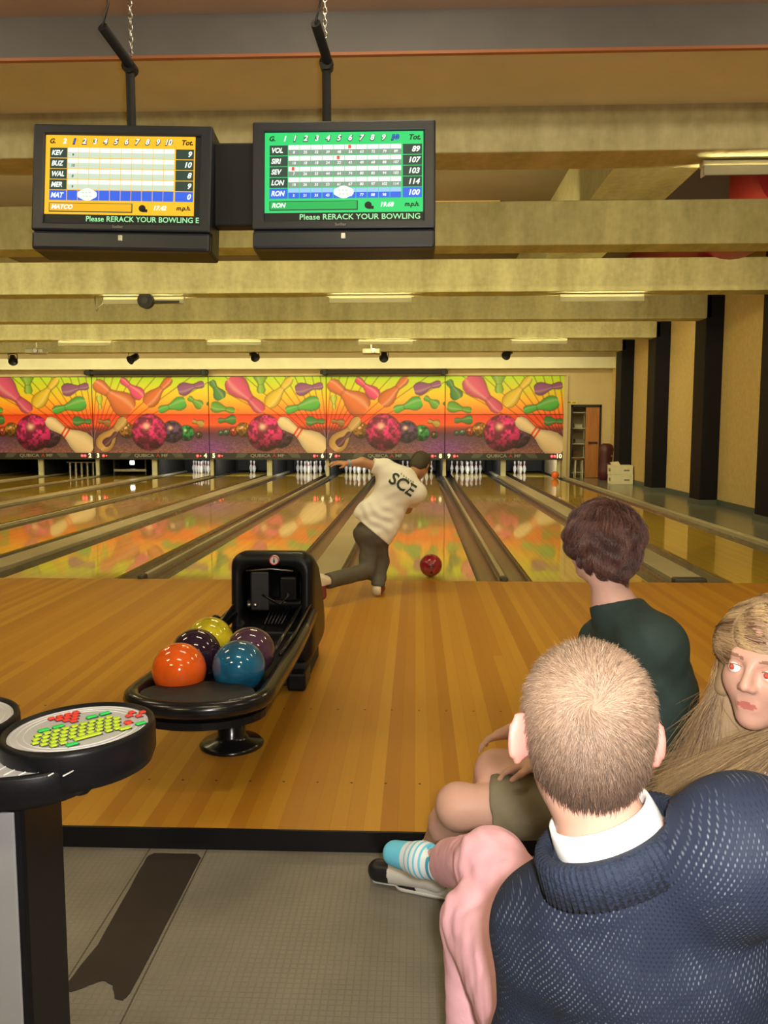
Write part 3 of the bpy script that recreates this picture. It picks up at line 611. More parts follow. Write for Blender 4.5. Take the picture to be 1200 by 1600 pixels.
def monitor(loc, rz, roll, theme, names, totals, speed, game, nm, cells, hl, label, cur):
    W, H = .815, .565; t = empty('score_monitor', loc, rz, label, 'monitor', 'hanging score monitors'); t.rotation_euler = (R(-6), roll, rz)
    sw, sh = .706, .398; zt = .236; zb = zt-sh
    mb = MB()
    mb.rbox(0,.10,0,W,.16,H,.012); mb.build('rear_case', M_['blackp'], t)
    mb = MB(); mb.rbox(0,.012,zt+.5*(H/2-zt),W,.05,H/2-zt,.008); mb.rbox(-(W/2+sw/2)/2,.012,(zt+zb)/2,(W-sw)/2,.05,sh+.03,.008); mb.rbox((W/2+sw/2)/2,.012,(zt+zb)/2,(W-sw)/2,.05,sh+.03,.008); mb.rbox(0,.012,zb-.018,W,.05,.036,.008)
    mb.build('bezel', M_['bezel'], t)
    zz = zb-.038; mb = MB(); mb.rbox(0,.018,(zz-H/2)/2,W-.004,.055,zz+H/2,.012); mb.build('speaker_bar', M_['bezel'], t)
    MB().box(-.010,.010,-.014,-.006,-.243,-.217,.002).build('sensor_window', M_['metal'], t)
    lg = MB(); lg.text('SunStar', .016, TX(-.012,-.0142,zb-.018), .0006, .0003); lg.build('brand_mark', M_['logo'], t)
    # screen graphics in unit coordinates
    g = MB(); lay = [0]
    def X(u): return -sw/2+u*sw
    def Z(v): return zt-v*sh
    def rect(u0, u1, v0, v1, k, dep=0):
        g.cur = KEYS.index(k); y = -.0-dep*.0004; g.add([(X(u0),y,Z(v1)),(X(u1),y,Z(v1)),(X(u1),y,Z(v0)),(X(u0),y,Z(v0))], [(0,1,2,3)], False)
    def txt(s, u, v, size, k, dep=4, al='CENTER', shear=.25, bold=.0012, sx=1.0):
        g.cur = KEYS.index(k); g.text(s, size, TX(X(u), -dep*.0004, Z(v)), 0, bold, shear, al, sx)
    A, B = ('or', 'od') if theme == 'o' else ('gr', 'gd')
    rect(0,1,0,1,'k'); u0, u1 = (.0, .965) if theme == 'o' else (.0, 1.0)
    f = lambda u: u0+(u1-u0)*u
    rect(u0,u1,0,.90,A,1)
    txt('G.', f(.045), .07, .030, 'k'); txt(game, f(.125), .07, .032, 'w')
    for i in range(10):
        c = 'bl' if i == cur else 'w'
        txt(str(i+1), f(.175+.070*i+.012), .072, .034, 'k', 3, bold=.0035); txt(str(i+1), f(.175+.070*i+.012), .068, .034, c)
    txt('Tot.', f(.945), .07, .032, 'k')
    r0, rh = .135, .121
    for r in range(5):
        v0 = r0+rh*r; last = r == 4
        rect(f(.03), f(.145), v0+.008, v0+rh, 'bl' if last else 'dk', 2)
        txt(names[r], f(.040), v0+rh*.55, .031, 'w', al='LEFT', sx=.86)
        for i in range(10):
            a, b_ = f(.150+.0715*i), f(.150+.0715*i+.068)
            if last: rect(a, b_, v0+.006, v0+rh*.45, 'lb' if theme != 'o' else 'bl', 2); rect(a, b_, v0+rh*.45, v0+rh, 'bl', 2)
            else:
                rect(a, b_, v0+.006, v0+rh*.48, 'w', 2); rect(a, b_, v0+rh*.48, v0+rh*.97, 'g1' if theme == 'o' else 'g2', 2)
            if cells[r][i]: txt(cells[r][i], (a+b_)/2, v0+rh*.73, .017, 'w' if (last or theme != 'o') else 'k', bold=.0004, shear=.1)
        rect(f(.872), f(.992), v0+.008, v0+rh, 'bl' if last else 'dk', 2); txt(totals[r], f(.975), v0+rh*.55, .034, 'w', al='RIGHT')
    for (i, r) in hl: a = f(.150+.0715*i+.02); rect(a, a+.018, r0+rh*r+.01, r0+rh*r+.05, 'rd', 3)
    bx = .285 if theme == 'o' else .50
    bz = r0+rh*4.45
    g.cur = KEYS.index('w'); P = [(X(f(bx)+.072*math.cos(a)*(1-.12*math.cos(2*a))), Z(bz+.062*math.sin(a)*(1+.15*math.cos(4*a)))) for a in [2*PI*i/28 for i in range(28)]]
    g.add([(p[0], -.0024, p[1]) for p in P], [tuple(range(28))], False)
    for a in range(3): rect(f(bx)-.035+a*.022, f(bx)-.02+a*.022, bz-.03, bz-.012, 'g1', 7); rect(f(bx)-.03+a*.022, f(bx)-.015+a*.022, bz+.012, bz+.03, 'g1', 7)
    rect(f(.03), f(.59), .768, .875, 'dk', 2); rect(f(.035), f(.583), .775, .862, B, 3); txt(nm, f(.045), .818, .027, 'w', al='LEFT')
    g.cur = KEYS.index('k'); g.add([(X(f(.655))+.016*math.cos(2*PI*i/20), -.0012, Z(.822)+.016*math.sin(2*PI*i/20)) for i in range(20)], [tuple(range(20))], False); rect(f(.655), f(.69), .83, .865, 'k', 3)
    txt(speed, f(.77), .818, .027, 'w'); txt('m.p.h.', f(.93), .815, .027, 'k')
    tv = 'Please RERACK YOUR BOWLING' + (' B' if theme == 'o' else '')
    if theme == 'o': txt('Please RERACK YOUR BOWLING E', 1.0, .952, .0345, 'tx', al='RIGHT', shear=0, bold=.0004, sx=.98)
    else: txt('Please RERACK YOUR BOWLING', .985, .952, .0345, 'tx', al='RIGHT', shear=0, bold=.0004, sx=1.08)
    o = g.build('screen', SM, t, fix=False)
    return t
def at3(px, py, Y): return at(px, py, Y=Y)
YM = 3.8
blank = [['']*10 for _ in range(5)]; lcells = [['9']+['']*9,['10']+['']*9,['8']+['']*9,['9']+['']*9,['']*10]
rc = [['8','25','32','39','48','56','63','72','79','89'],['10','18','18','24','32','41','49','68','88','107'],['7','26','35','44','64','74','80','85','94','103'],['18','26','35','53','61','67','80','97','102','114'],['5','21','35','43','51','60','77','88','98','']]
pl = at(191, 294, Y=YM+.03); pr = at(537, 289, Y=YM)
ml = monitor((pl.x, pl.y, pl.z), R(1.0), R(1.2), 'o', ['KEV','BUZ','WAL','MER','MAT'], ['9','10','8','9','0'], '17.42', '2', 'MATCO', lcells, [], 'left hanging score monitor with an orange score table', 0)
mr = monitor((pr.x, pr.y, pr.z), R(0), 0, 'g', ['VOL','SIRI','SEV','LON','RON'], ['89','107','103','114','100'], '19.68', '1', 'RON', rc, [(5,0),(4,1),(0,2)], 'right hanging score monitor with a green score table', 9)
for root, base, elbow, tip, ch in ((ml, (199,190), (203,103), (160,42), ((160,42),(176,-30))), (mr, (509,186), (510,98), (493,36), ((493,36),(500,-20)))):
    a = at(base[0], base[1], Y=YM+.08); a.z = root.location.z+.15; b_ = at(elbow[0], elbow[1], Y=YM+.08); c = at(tip[0], tip[1], Y=YM-.12)
    Mi = root.matrix_basis.inverted()
    q = MB(); q.tube(Mi @ Vector((b_.x, b_.y, a.z-.1)), Mi @ b_, .020, n=12); q.build('pole', M_['blackm'], root)
    q = MB(); q.tube(Mi @ (b_+Vector((.012,0,-.012))), Mi @ c, .022, n=12); q.build('arm', M_['blackm'], root)
    q = MB(); q.tube(Mi @ (b_+Vector((0,-.03,-.01))), Mi @ (b_+Vector((0,.03,-.01))), .03, n=12); q.build('pivot', M_['blackp'], root)
    q = MB(); top = Vector((c.x+.03, c.y+.1, 3.93)); q.path([Mi @ c, Mi @ (c+Vector((.02,.02,.1))), Mi @ top], .005, 6); q.build('support_cable', M_['darkmetal'], root)
# chains beside the arms
def chain(p, z1, label):
    t = empty('hanging_chain', p, 0, label, 'chain'); mb = MB(); z = 0; k = 0
    while p[2]+z < z1:
        pts = [((.009*math.cos(a) if k % 2 else 0), (0 if k % 2 else .009*math.cos(a)), z+.017+.017*math.sin(a)) for a in [2*PI*i/10 for i in range(10)]]
        mb.path(pts, .0026, 6, True); z += .026; k += 1
    mb.build('links', M_['metal'], t); MB().path([(0,0,0),(.008,0,-.015),(0,0,-.03),(-.008,0,-.015)], .004, 6, True).build('hook', M_['metal'], t)
chain(at(205, 78, Y=YM+.12), 3.92, 'metal chain hanging beside the arm of the left monitor')
chain(at(508, 70, Y=YM+.20), 3.92, 'metal chain hanging beside the arm of the right monitor')
p = at(362, 293, Y=YM+.16); t = empty('equipment_box', p, R(.5), 'flat black equipment box fixed between the two score monitors', 'box'); t.name = 'equipment_box'
t['label'] = 'flat black equipment box fixed between the two score monitors'; t['category'] = 'box'; t.rotation_euler = (0,0,R(.5))
MB().rbox(0,0,0,.24,.10,.37,.008).build('case', M_['blackm'], t)
mb = MB()
for i in range(6): mb.lathe([(.003,0),(.003,.002)], 8, (0,0,0))
for i in range(5): MB().tube((-.085,-.052,.04-.035*i),(-.085,-.049,.04-.035*i),.004,n=8).build('screw', M_['metal'], t)
MB().box(-.42,.42,.05,.075,-.03,.03).build('crossbar', M_['blackm'], t)

# ------------------------------------------------------------------ ball return
def rr(w, z0, z1, r, y, cx=0, n=5, lean=0.0):
    pts = []
    for (sx_, sz_, a0) in ((1,1,0),(-1,1,90),(-1,-1,180),(1,-1,270)):
        for i in range(n+1):
            a = R(a0+90*i/n); px = sx_*(w/2-r)+r*math.cos(a); pz = (z1-r if sz_ > 0 else z0+r)+r*math.sin(a)
            pts.append((cx+px, y+lean*(pz-z0), pz))
    return pts
BX = -.785
br = empty('ball_return', (BX, 3.6, 0), R(0), 'black ball return with oval ball rack and tall hood on the approach', 'ball return')
def L3(x, y, z): return (x-BX, y-3.6, z)
def ring(w, z0, z1, r, y, cx=BX, lean=0.0): return [L3(*p) for p in rr(w, z0, z1, r, y, cx, 6, lean)]
mb = MB(); ln = .07
mb.loft([ring(.36,.36,.645,.05,4.80,lean=.03), ring(.36,.36,.65,.06,4.60,lean=ln), ring(.325,.33,.65,.06,4.43,lean=ln), ring(.34,.32,.655,.07,4.40,lean=ln), ring(.42,.14,.710,.07,4.385,lean=ln), ring(.45,.11,.730,.08,4.42,lean=ln), ring(.455,.10,.725,.08,4.52,lean=.06),
         ring(.45,.08,.66,.09,4.74,lean=.03), ring(.45,.07,.50,.10,4.93), ring(.44,.07,.34,.10,5.05), ring(.36,.10,.26,.07,5.09)], caps=True)
hood = mb.build('hood', M_['blackp'], br)
mb = MB(); mb.tube(L3(BX+.02,4.352+.05,.692), L3(BX+.02,4.425,.692), .026, n=24); em = mb.build('emblem', mat('emblem_white',(.75,.7,.68),.4), hood)
mb = MB(); pts = [(.0235*math.cos(2*PI*i/24), -0, .0235*math.sin(2*PI*i/24)) for i in range(24)]; mb.path([(BX+.02-BX+a[0], 4.401-3.6, .692+a[2]) for a in pts], .0028, 6, True); mb.build('emblem_ring', M_['pinr'], em)
mb = MB(); mb.M = Matrix.Translation(L3(BX+.02,4.402,.676)) @ Matrix.Scale(.085,4); mb.lathe(PROF, 10, sy=.3); mb.build('emblem_pin', mat('emblem_dark',(.08,.02,.02),.5), em)
# mechanics inside the hood
mb = MB(); mb.box(-.125,-.02,.86,.98,.40,.62,.01); mb.build('guide_plate', M_['darkmetal'], br)
mb = MB(); mb.tube((-.15,.93,.43),(.15,.93,.43),.035,n=16); mb.build('roller', M_['blackg'], br)
for i, x in enumerate((-.12,-.085)): MB().ball((x,.80,.445),.012,12,8).build('roller_knob', M_['metal'], br)
mb = MB()
for i in range(6): mb.path([(-.02+i*.018,.72,.36),(.0+i*.02,.86,.43)], .004, 5)
mb.build('grille', M_['blackg'], br)
MB().box(.05,.14,.80,.95,.47,.60,.01).build('control_box', M_['blackg'], br); MB().path([(-.14,.83,.63),(.0,.83,.64),(.12,.83,.63)], .005, 6).build('rod', M_['metal'], br)
MB().path([(.06,.82,.56),(.10,.8,.50),(.05,.8,.45),(-.05,.82,.5)], .007, 6).build('cable', M_['blackg'], br)
MB().box(-.15,.16,.62,.98,.30,.345,.01).build('lift_ramp', M_['blackp'], br)
# side leg under the hood
MB().rbox(.15,.80,.05,.10,.22,.10,.015).build('foot', M_['blackp'], br); MB().rbox(-.15,.80,.05,.10,.22,.10,.015).build('foot', M_['blackp'], br)
MB().box(-.19,.19,.78,1.38,.0,.13,.01).build('base_box', M_['blackm'], br)
# tray: outline from the hood round the oval front
OX = -.835-BX; OY = 3.10-3.6
def outline(grow=0.0):
    P = [(.215+grow, .85), (.225+grow,.45), (.235+grow,.1)]
    for i in range(0, 19):
        a = R(20-220*i/18); P.append((OX+(.265+grow)*math.cos(a), OY+(.20+grow)*math.sin(a)))
    P += [(-.255-grow,.10), (-.225-grow,.45), (-.215-grow,.85)]
    return P
def smoothp(P, it=2):
    for _ in range(it):
        Q = [P[0]]
        for i in range(1, len(P)-1): Q.append(tuple((P[i-1][k]+2*P[i][k]+P[i+1][k])/4 for k in range(2)))
        P = Q+[P[-1]]
    return P
OL = smoothp(outline())
mb = MB(); mb.prism(OL, .298, .326); tray = mb.build('tray', M_['blackp'], br)
mb = MB(); mb.path([(x, y, .375+max(0,(y-.3))*.03) for x, y in OL], .034, 12); mb.build('rim', M_['blackg'], br)
mb = MB(); mb.prism([((x-OX*.3)*.80+OX*.3, y*.90+.02) for x, y in OL], .272, .30); mb.build('tray_underside', M_['blackm'], br)
mb = MB(); mb.lathe([(.01,.398),(.97,.396),(1.0,.385),(1.0,.33)], 40, (OX,OY-.035,0), sx=.225, sy=.135); M_['grain'] = mat('grained_black_rubber',(.016,.016,.018),.55,bump=.5,bs=500); mb.build('hand_rest', M_['grain'], br)
mb = MB(); mb.path([(.150,-.05,.40),(.165,.3,.43),(.172,.72,.46)], .010, 8); mb.build('ball_rail', M_['blackg'], br)
mb = MB(); mb.path([(.185,-.02,.40),(.205,.3,.42),(.212,.80,.45)], .009, 8); mb.build('ball_rail', M_['blackg'], br)
mb = MB(); mb.path([(-.175,-.05,.40),(-.185,.3,.43),(-.185,.72,.46)], .010, 8); mb.build('ball_rail', M_['blackg'], br)
mb = MB(); mb.box(-.012+OX+.03,.012+OX+.03,-.35,.7,.325,.36,.008); mb.build('centre_rib', M_['blackp'], br)
for x, y in ((-.22,-.50),(.02,-.55)):
    r_ = MB()
    for i in range(6): r_.box(x-.035+i*.014,x-.027+i*.014,y+.03,y+.10,.245,.275,.003)
    r_.build('vent_ribs', M_['blackg'], br)
MB().rbox(-.10,-.40,.245,.13,.12,.07,.012).build('motor_box', M_['blackp'], br)
mb = MB(); mb.lathe([(.14,0),(.142,.008),(.13,.02),(.075,.032),(.062,.05),(.060,.27)], 36, (-.03,-.06,0)); mb.build('pedestal', M_['blackg'], br)
k = at(337, 969, Y=4.20); mb = MB(); mb.ball(L3(*k), .028, 16, 10); mb.tube(L3(*k), L3(k.x,k.y,.40), .012, n=8); mb.build('hand_dryer_knob', M_['blackp'], br)
# balls on the rack
for px, py, Y, col, lb, nm, hl in ((280,1045,3.22,(.90,.13,.012),'bright orange bowling ball at the front left of the rack','orange',None),
        (373,1042,3.27,(.012,.12,.24),'blue bowling ball at the front right of the rack','blue',None),
        (306,1022,3.46,(.022,.010,.028),'black purple bowling ball between the orange and the yellow ball','black_purple',None),
        (391,1019,3.50,(.075,.035,.07),'dull mauve bowling ball behind the blue ball','mauve',None),
        (328,1000,3.68,(.62,.52,.02),'yellow green bowling ball at the back of the rack','yellow',None)):
    q = at(px, py, Y=Y); bowling_ball((q.x, q.y, .435), col, lb, name=nm, holes=hl, group='bowling balls on the ball return', var=.35 if nm in ('blue','yellow') else .15)

# ------------------------------------------------------------------ scoring console
cs = empty('scoring_console', (-.9, 1.62, LOW), 0, 'black scoring console with coloured keypad at the left edge', 'scoring console')
def K3(x, y, z): return (x+.9, y-1.62, z-LOW)
M_['panelgrey'] = mat('grey_console_panel', (.36,.37,.38), .5, var=.04); M_['padgrey'] = mat('silver_keypad_plate', (.58,.58,.60), .35)
M_['padstripe'] = mat('white_keypad_stripe', (.78,.78,.76), .35)
mb = MB(); mb.box(-.30,.105,-.045,.155,.0,.74,.015); mb.build('column', M_['blackp'], cs)
mb = MB(); mb.box(-.30,.092,-.051,-.044,.05,.70,.003); mb.build('front_panel', M_['panelgrey'], cs)
ZP = .785
def disc(cx, cy, a, b_, rot, z0, z1, n=56):
    return [K3(cx+a*math.cos(t)*math.cos(rot)-b_*math.sin(t)*math.sin(rot), cy+a*math.cos(t)*math.sin(rot)+b_*math.sin(t)*math.cos(rot), z0) for t in [2*PI*i/n for i in range(n)]]
def pad(cx, cy, a, b_, rot, name):
    mb = MB(); mb.loft([disc(cx,cy,a*.80,b_*.80,rot,ZP-.080,0), disc(cx,cy,a*.95,b_*.95,rot,ZP-.072,0), disc(cx,cy,a*1.0,b_*1.0,rot,ZP-.050,0), disc(cx,cy,a,b_,rot,ZP+.0,0), disc(cx,cy,a*.985,b_*.985,rot,ZP+.008,0), disc(cx,cy,a*.93,b_*.93,rot,ZP+.010,0), disc(cx,cy,a*.905,b_*.905,rot,ZP+.001,0)]); h = mb.build(name, M_['blackp'], cs)
    mb = MB(); mb.loft([disc(cx,cy,a*.90,b_*.90,rot,ZP-.004,0), disc(cx,cy,a*.90,b_*.90,rot,ZP+.0025,0)], smooth=False); pl_ = mb.build('keypad_plate', M_['padgrey'], h)
    mb = MB()
    for f_ in (.86, .78, .70): mb.path([tuple(np.array(p)) for p in disc(cx,cy,a*f_,b_*f_,rot,ZP+.0028,0)], .0011, 4, True)
    mb.build('plate_stripes', M_['padstripe'], pl_)
    return pl_
RC = (-.688, 1.622); rot = R(62)
pr_ = pad(RC[0], RC[1], .158, .142, rot, 'keypad_housing'); pad(-.985, 1.66, .155, .14, -rot, 'keypad_housing')
# keys
u = Vector((math.cos(R(47)), math.sin(R(47)))); v = Vector((-u.y, u.x))
kc = {'y': mat('yellow_green_key',(.50,.68,.04),.4,emit=(.5,.68,.04),es=.12), 'g': mat('green_key',(.03,.60,.10),.4,emit=(.03,.6,.1),es=.12), 'r': mat('red_key',(.75,.05,.03),.4,emit=(.75,.05,.03),es=.12)}
M_['keyback'] = mat('dark_key_socket', (.03,.03,.03), .5)
kmesh = {}
def key(a, b_, w_, col, h_=.0100, rnd=False):
    a *= 1.14; b_ *= 1.16; c = u*a+v*b_
    kk = (round(w_,4), col, rnd)
    if kk not in kmesh:
        mb = MB()
        if rnd: mb.lathe([(.0085,0),(.0085,.004),(.007,.005)], 16)
        else: mb.rbox(0,0,.0025,w_,h_,.005,.0012)
        o = mb.build('key', kc[col], pr_); me = o.data
        mb = MB(); mb.rbox(.0008,-.0008,.0008,w_+.003,h_+.003,.0016,.0006); o2 = mb.build('key_socket', M_['keyback'], o)
        kmesh[kk] = (o.data, o2.data)
    else:
        o = link('key', kmesh[kk][0], pr_); o2 = link('key_socket', kmesh[kk][1], o)
    o.location = K3(RC[0]+c.x, RC[1]+c.y, ZP+.0032); o.rotation_euler = (0,0,R(47))
for r_, (b0, n, off) in enumerate(((-.052,8,-.070),(-.036,9,-.080),(-.020,10,-.088),(-.004,10,-.080),(.012,9,-.070))):
    for i in range(n):
        if r_ == 0 and 2 <= i <= 5: continue
        key(off+i*.0165, b0, .0125, 'y')
key(-.016+.006, -.052, .055, 'y'); key(-.045,-.068,.022,'g'); key(.055,-.062,.022,'y'); key(.088,-.058,.020,'g')
for i, x in enumerate((-.052,-.026)): key(x,.030,.022,'g')
for i, x in enumerate((.040,.066)): key(x,.036,.022,'g')
for r_ in range(4):
    for i in range(4-r_): key(.006+(i-(3-r_)/2)*.0155, .078-r_*.0135, .0125, 'r')
key(.078,-.034,.0,'r',rnd=True) if False else key(.074,-.038,.015,'r',rnd=True)
for a, b_ in ((.105,-.020),(.105,.006),(.092,-.007),(.120,-.007)): key(a,b_,.0125,'r')
# lower shelf of the console
def shelf(z, s): return [K3(-.90+s*.27*math.copysign(abs(math.cos(t))**.7, math.cos(t)), 1.565+s*.145*math.copysign(abs(math.sin(t))**.8, math.sin(t)), z) for t in [2*PI*i/48 for i in range(48)]]
mb = MB(); mb.loft([shelf(.692,.86), shelf(.698,.97), shelf(.715,1.0), shelf(.756,1.0), shelf(.761,.985), shelf(.761,.93), shelf(.755,.91)]); sh = mb.build('lower_shelf', M_['blackp'], cs)
mb = MB(); mb.loft([shelf(.75,.905), shelf(.7585,.905)], smooth=False); sp_ = mb.build('shelf_plate', M_['padgrey'], sh)
mb = MB()
for i in range(7): x0 = -.80+i*.028; mb.path([K3(x0-.02+.015*math.sin(j*.5), 1.455+j*.02, .7588) for j in range(5)], .0016, 4)
mb.build('plate_stripes', M_['padstripe'], sp_)
MB().rbox(.0,.02,.765,.5,.16,.06,.02,3).build('neck_block', M_['blackp'], cs)
# dark strip on the floor
p = MB(); P = [(-.905,2.715),(-.755,2.715),(-.735,2.69),(-.738,2.3),(-.742,2.0),(-.752,1.975),(-.775,1.98),(-.80,2.03),(-.83,2.05),(-.86,2.03),(-.90,2.0),(-.925,2.01),(-.905,2.2),(-.915,2.5),(-.922,2.69)]
rnd = random.Random(3); Q = []
for i in range(len(P)):
    a, b_ = P[i], P[(i+1) % len(P)]
    for j in range(4): tt = j/4; Q.append((a[0]+(b_[0]-a[0])*tt+rnd.uniform(-.0015,.0015), a[1]+(b_[1]-a[1])*tt+rnd.uniform(-.0015,.0015)))
p.prism([(x, y) for x, y in Q], LOW, LOW+.002); o = p.build('floor_strip', mat('dark_brown_strip', (.026,.017,.014), .6, var=.15, vs=10)); tag(o, 'worn dark brown strip lying on the grey tile floor before the step', 'floor strip')
# ------------------------------------------------------------------ smooth body surfaces (distance field -> one continuous mesh)
from mathutils.bvhtree import BVHTree
class Field:
    def __init__(s, res): s.res = res; s.p = []
    def _add(s, fn, lo, hi, k, op): s.p.append((fn, np.array(lo, float), np.array(hi, float), k, op)); return s
    def cap(s, a, b, ra, rb=None, k=.02, op='+', flat=None):
        a = np.array(a, float); b = np.array(b, float); rb = ra if rb is None else rb; m = max(ra, rb); ab = b-a; L2 = max(ab@ab, 1e-9)
        if flat is not None: ax = np.array(flat[0], float); ax /= np.linalg.norm(ax); sc_ = flat[1]; m *= max(1, sc_)
        def fn(P):
            d = P-a
            if flat is not None:
                # scale the offset from the axis line along ax
                t = np.clip((d@ab)/L2, 0, 1); q = d-t[..., None]*ab; c = q@ax; q = q+(c/sc_-c)[..., None]*ax
                return (np.sqrt((q*q).sum(-1))-(ra+(rb-ra)*t))*min(1, sc_)
            t = np.clip((d@ab)/L2, 0, 1); q = d-t[..., None]*ab
            return np.sqrt((q*q).sum(-1))-(ra+(rb-ra)*t)
        return s._add(fn, np.minimum(a, b)-m, np.maximum(a, b)+m, k, op)
    def ell(s, c, r, rot=None, k=.02, op='+'):
        c = np.array(c, float); r = np.array(r, float); Q = np.eye(3) if rot is None else np.array(rot, float); m = r.max()
        def fn(P):
            d = (P-c)@Q; k0 = np.sqrt(((d/r)**2).sum(-1)); k1 = np.sqrt(((d/(r*r))**2).sum(-1))
            return k0*(k0-1)/np.maximum(k1, 1e-6)
        return s._add(fn, c-m, c+m, k, op)
    def plane(s, p, n, k=.004):
        """keep the side n points away from"""
        p = np.array(p, float); n = np.array(n, float); n = n/np.linalg.norm(n)
        return s._add(lambda P: (P-p)@n, [-1e9]*3, [1e9]*3, k, 'x')
    def lplane(s, p, n, rad, k=.004):
        """cut only within rad of p"""
        p = np.array(p, float); n = np.array(n, float); n = n/np.linalg.norm(n)
        def fn(P):
            d = P-p; return np.minimum((d@n), rad-np.sqrt((d*d).sum(-1)))
        return s._add(fn, p-rad-.02, p+rad+.02, k, 'x')
    def mesh(s, warp=None):
        res = s.res; add = [q for q in s.p if q[4] == '+']
        lo = np.min([q[1] for q in add], 0)-.02; hi = np.max([q[2] for q in add], 0)+.02
        n = np.ceil((hi-lo)/res).astype(int)+1; f = np.full(n, .06, np.float32)
        ax = [lo[i]+np.arange(n[i])*res for i in range(3)]
        for fn, a, b, k, op in s.p:
            mg = k+.012 if op != 'x' else .03
            i0 = np.clip(np.floor((np.maximum(a, lo-1)-mg-lo)/res).astype(int), 0, n); i1 = np.clip(np.ceil((np.minimum(b, hi+1)+mg-lo)/res).astype(int)+1, 0, n)
            if (i1 <= i0).any(): continue
            sl = tuple(slice(i0[i], i1[i]) for i in range(3))
            P = np.stack(np.meshgrid(*[ax[i][sl[i]] for i in range(3)], indexing='ij'), -1)
            d = fn(P).astype(np.float32); g = f[sl]
            if op == '+': h = np.clip(.5+.5*(g-d)/k, 0, 1); f[sl] = g*(1-h)+d*h-k*h*(1-h)
            elif op == '-': h = np.clip(.5-.5*(g+d)/k, 0, 1); f[sl] = g*(1-h)+(-d)*h+k*h*(1-h)
            else: f[sl] = np.maximum(g, d)
        f[0] = f[-1] = .05; f[:, 0] = f[:, -1] = .05; f[:, :, 0] = f[:, :, -1] = .05
        ins = f < 0
        c = np.zeros(n-1, np.uint8)
        for dx in (0,1):
            for dy in (0,1):
                for dz in (0,1): c += ins[dx:n[0]-1+dx, dy:n[1]-1+dy, dz:n[2]-1+dz]
        act = (c > 0) & (c < 8); idx = np.argwhere(act); vid = np.full(act.shape, -1, np.int32); vid[act] = np.arange(len(idx))
        acc = np.zeros((len(idx), 3)); cnt = np.zeros(len(idx))
        cor = [(x, y, z) for x in (0,1) for y in (0,1) for z in (0,1)]
        V = {q: f[idx[:,0]+q[0], idx[:,1]+q[1], idx[:,2]+q[2]] for q in cor}
        for q in cor:
            for d_ in range(3):
                if q[d_] == 1: continue
                q2 = list(q); q2[d_] = 1; q2 = tuple(q2); a, b = V[q], V[q2]; m = (a < 0) != (b < 0)
                t = np.where(m, a/np.where(m, a-b, 1), 0)
                for i in range(3): acc[:, i] += np.where(m, q[i]+(t if i == d_ else 0), 0)
                cnt += m
        vs = lo+(idx+acc/cnt[:, None])*res
        faces = []
        for d_ in range(3):
            u, w_ = (d_+1) % 3, (d_+2) % 3
            sl0 = [slice(None)]*3; sl1 = [slice(None)]*3; sl0[d_] = slice(0, n[d_]-1); sl1[d_] = slice(1, n[d_])
            a = ins[tuple(sl0)]; b = ins[tuple(sl1)]; e = np.argwhere(a != b); fl = a[tuple(e.T)]
            ok = (e[:, u] > 0) & (e[:, w_] > 0) & (e[:, u] < n[u]-1) & (e[:, w_] < n[w_]-1); e = e[ok]; fl = fl[ok]
            def g(du, dw): q = e.copy(); q[:, u] -= du; q[:, w_] -= dw; return vid[tuple(q.T)]
            Q = np.stack([g(0,0), g(1,0), g(1,1), g(0,1)], 1); Q[~fl] = Q[~fl][:, ::-1]; faces.append(Q)
        return vs, np.concatenate(faces)
def field_obj(name, F_, mats, parent, origin, smooth=1, matfn=None, warp=None):
    vs, fs = F_.mesh()
    # drop tiny islands is not needed; relax a little
    if smooth:
        nb = np.zeros_like(vs); ct = np.zeros(len(vs))
        E = np.concatenate([fs[:, [0,1]], fs[:, [1,2]], fs[:, [2,3]], fs[:, [3,0]]])
        for _ in range(smooth):
            nb[:] = 0; ct[:] = 0
            for i in range(3): nb[:, i] = np.bincount(E[:, 0], vs[E[:, 1], i], len(vs))+np.bincount(E[:, 1], vs[E[:, 0], i], len(vs))
            ct = np.bincount(E[:, 0], minlength=len(vs))+np.bincount(E[:, 1], minlength=len(vs))
            vs = vs*.4+.6*nb/np.maximum(ct, 1)[:, None]
    if warp is not None: vs = warp(vs)
    o_ = np.array(origin)
    me = bpy.data.meshes.new(name); me.vertices.add(len(vs)); me.vertices.foreach_set('co', (vs-o_).ravel())
    me.loops.add(fs.size); me.loops.foreach_set('vertex_index', fs.ravel().astype(np.int32)); me.polygons.add(len(fs)); me.polygons.foreach_set('loop_start', np.arange(len(fs), dtype=np.int32)*4)
    me.update(calc_edges=True); me.validate()
    for m in (mats if isinstance(mats, (list, tuple)) else [mats]): me.materials.append(m)
    me.polygons.foreach_set('use_smooth', [True]*len(me.polygons))
    if matfn is not None: me.polygons.foreach_set('material_index', matfn(vs[fs].mean(1)).astype(np.int32))
    return link(name, me, parent)
def frame(fwd, up=(0,0,1)):
    f = Vector(fwd).normalized(); r = f.cross(Vector(up)).normalized(); u = r.cross(f)
    return np.array([list(r), list(f), list(u)]).T   # columns: right, forward, up
class Head:
    def __init__(s, c, fwd, up=(0,0,1), sc_=1.0): s.c = np.array(c, float); s.Q = frame(fwd, up); s.s = sc_
    def P(s, x, y, z): return s.c+s.Q@(np.array((x, y, z))*s.s)
    def L(s, p): return (np.asarray(p)-s.c)@s.Q/s.s
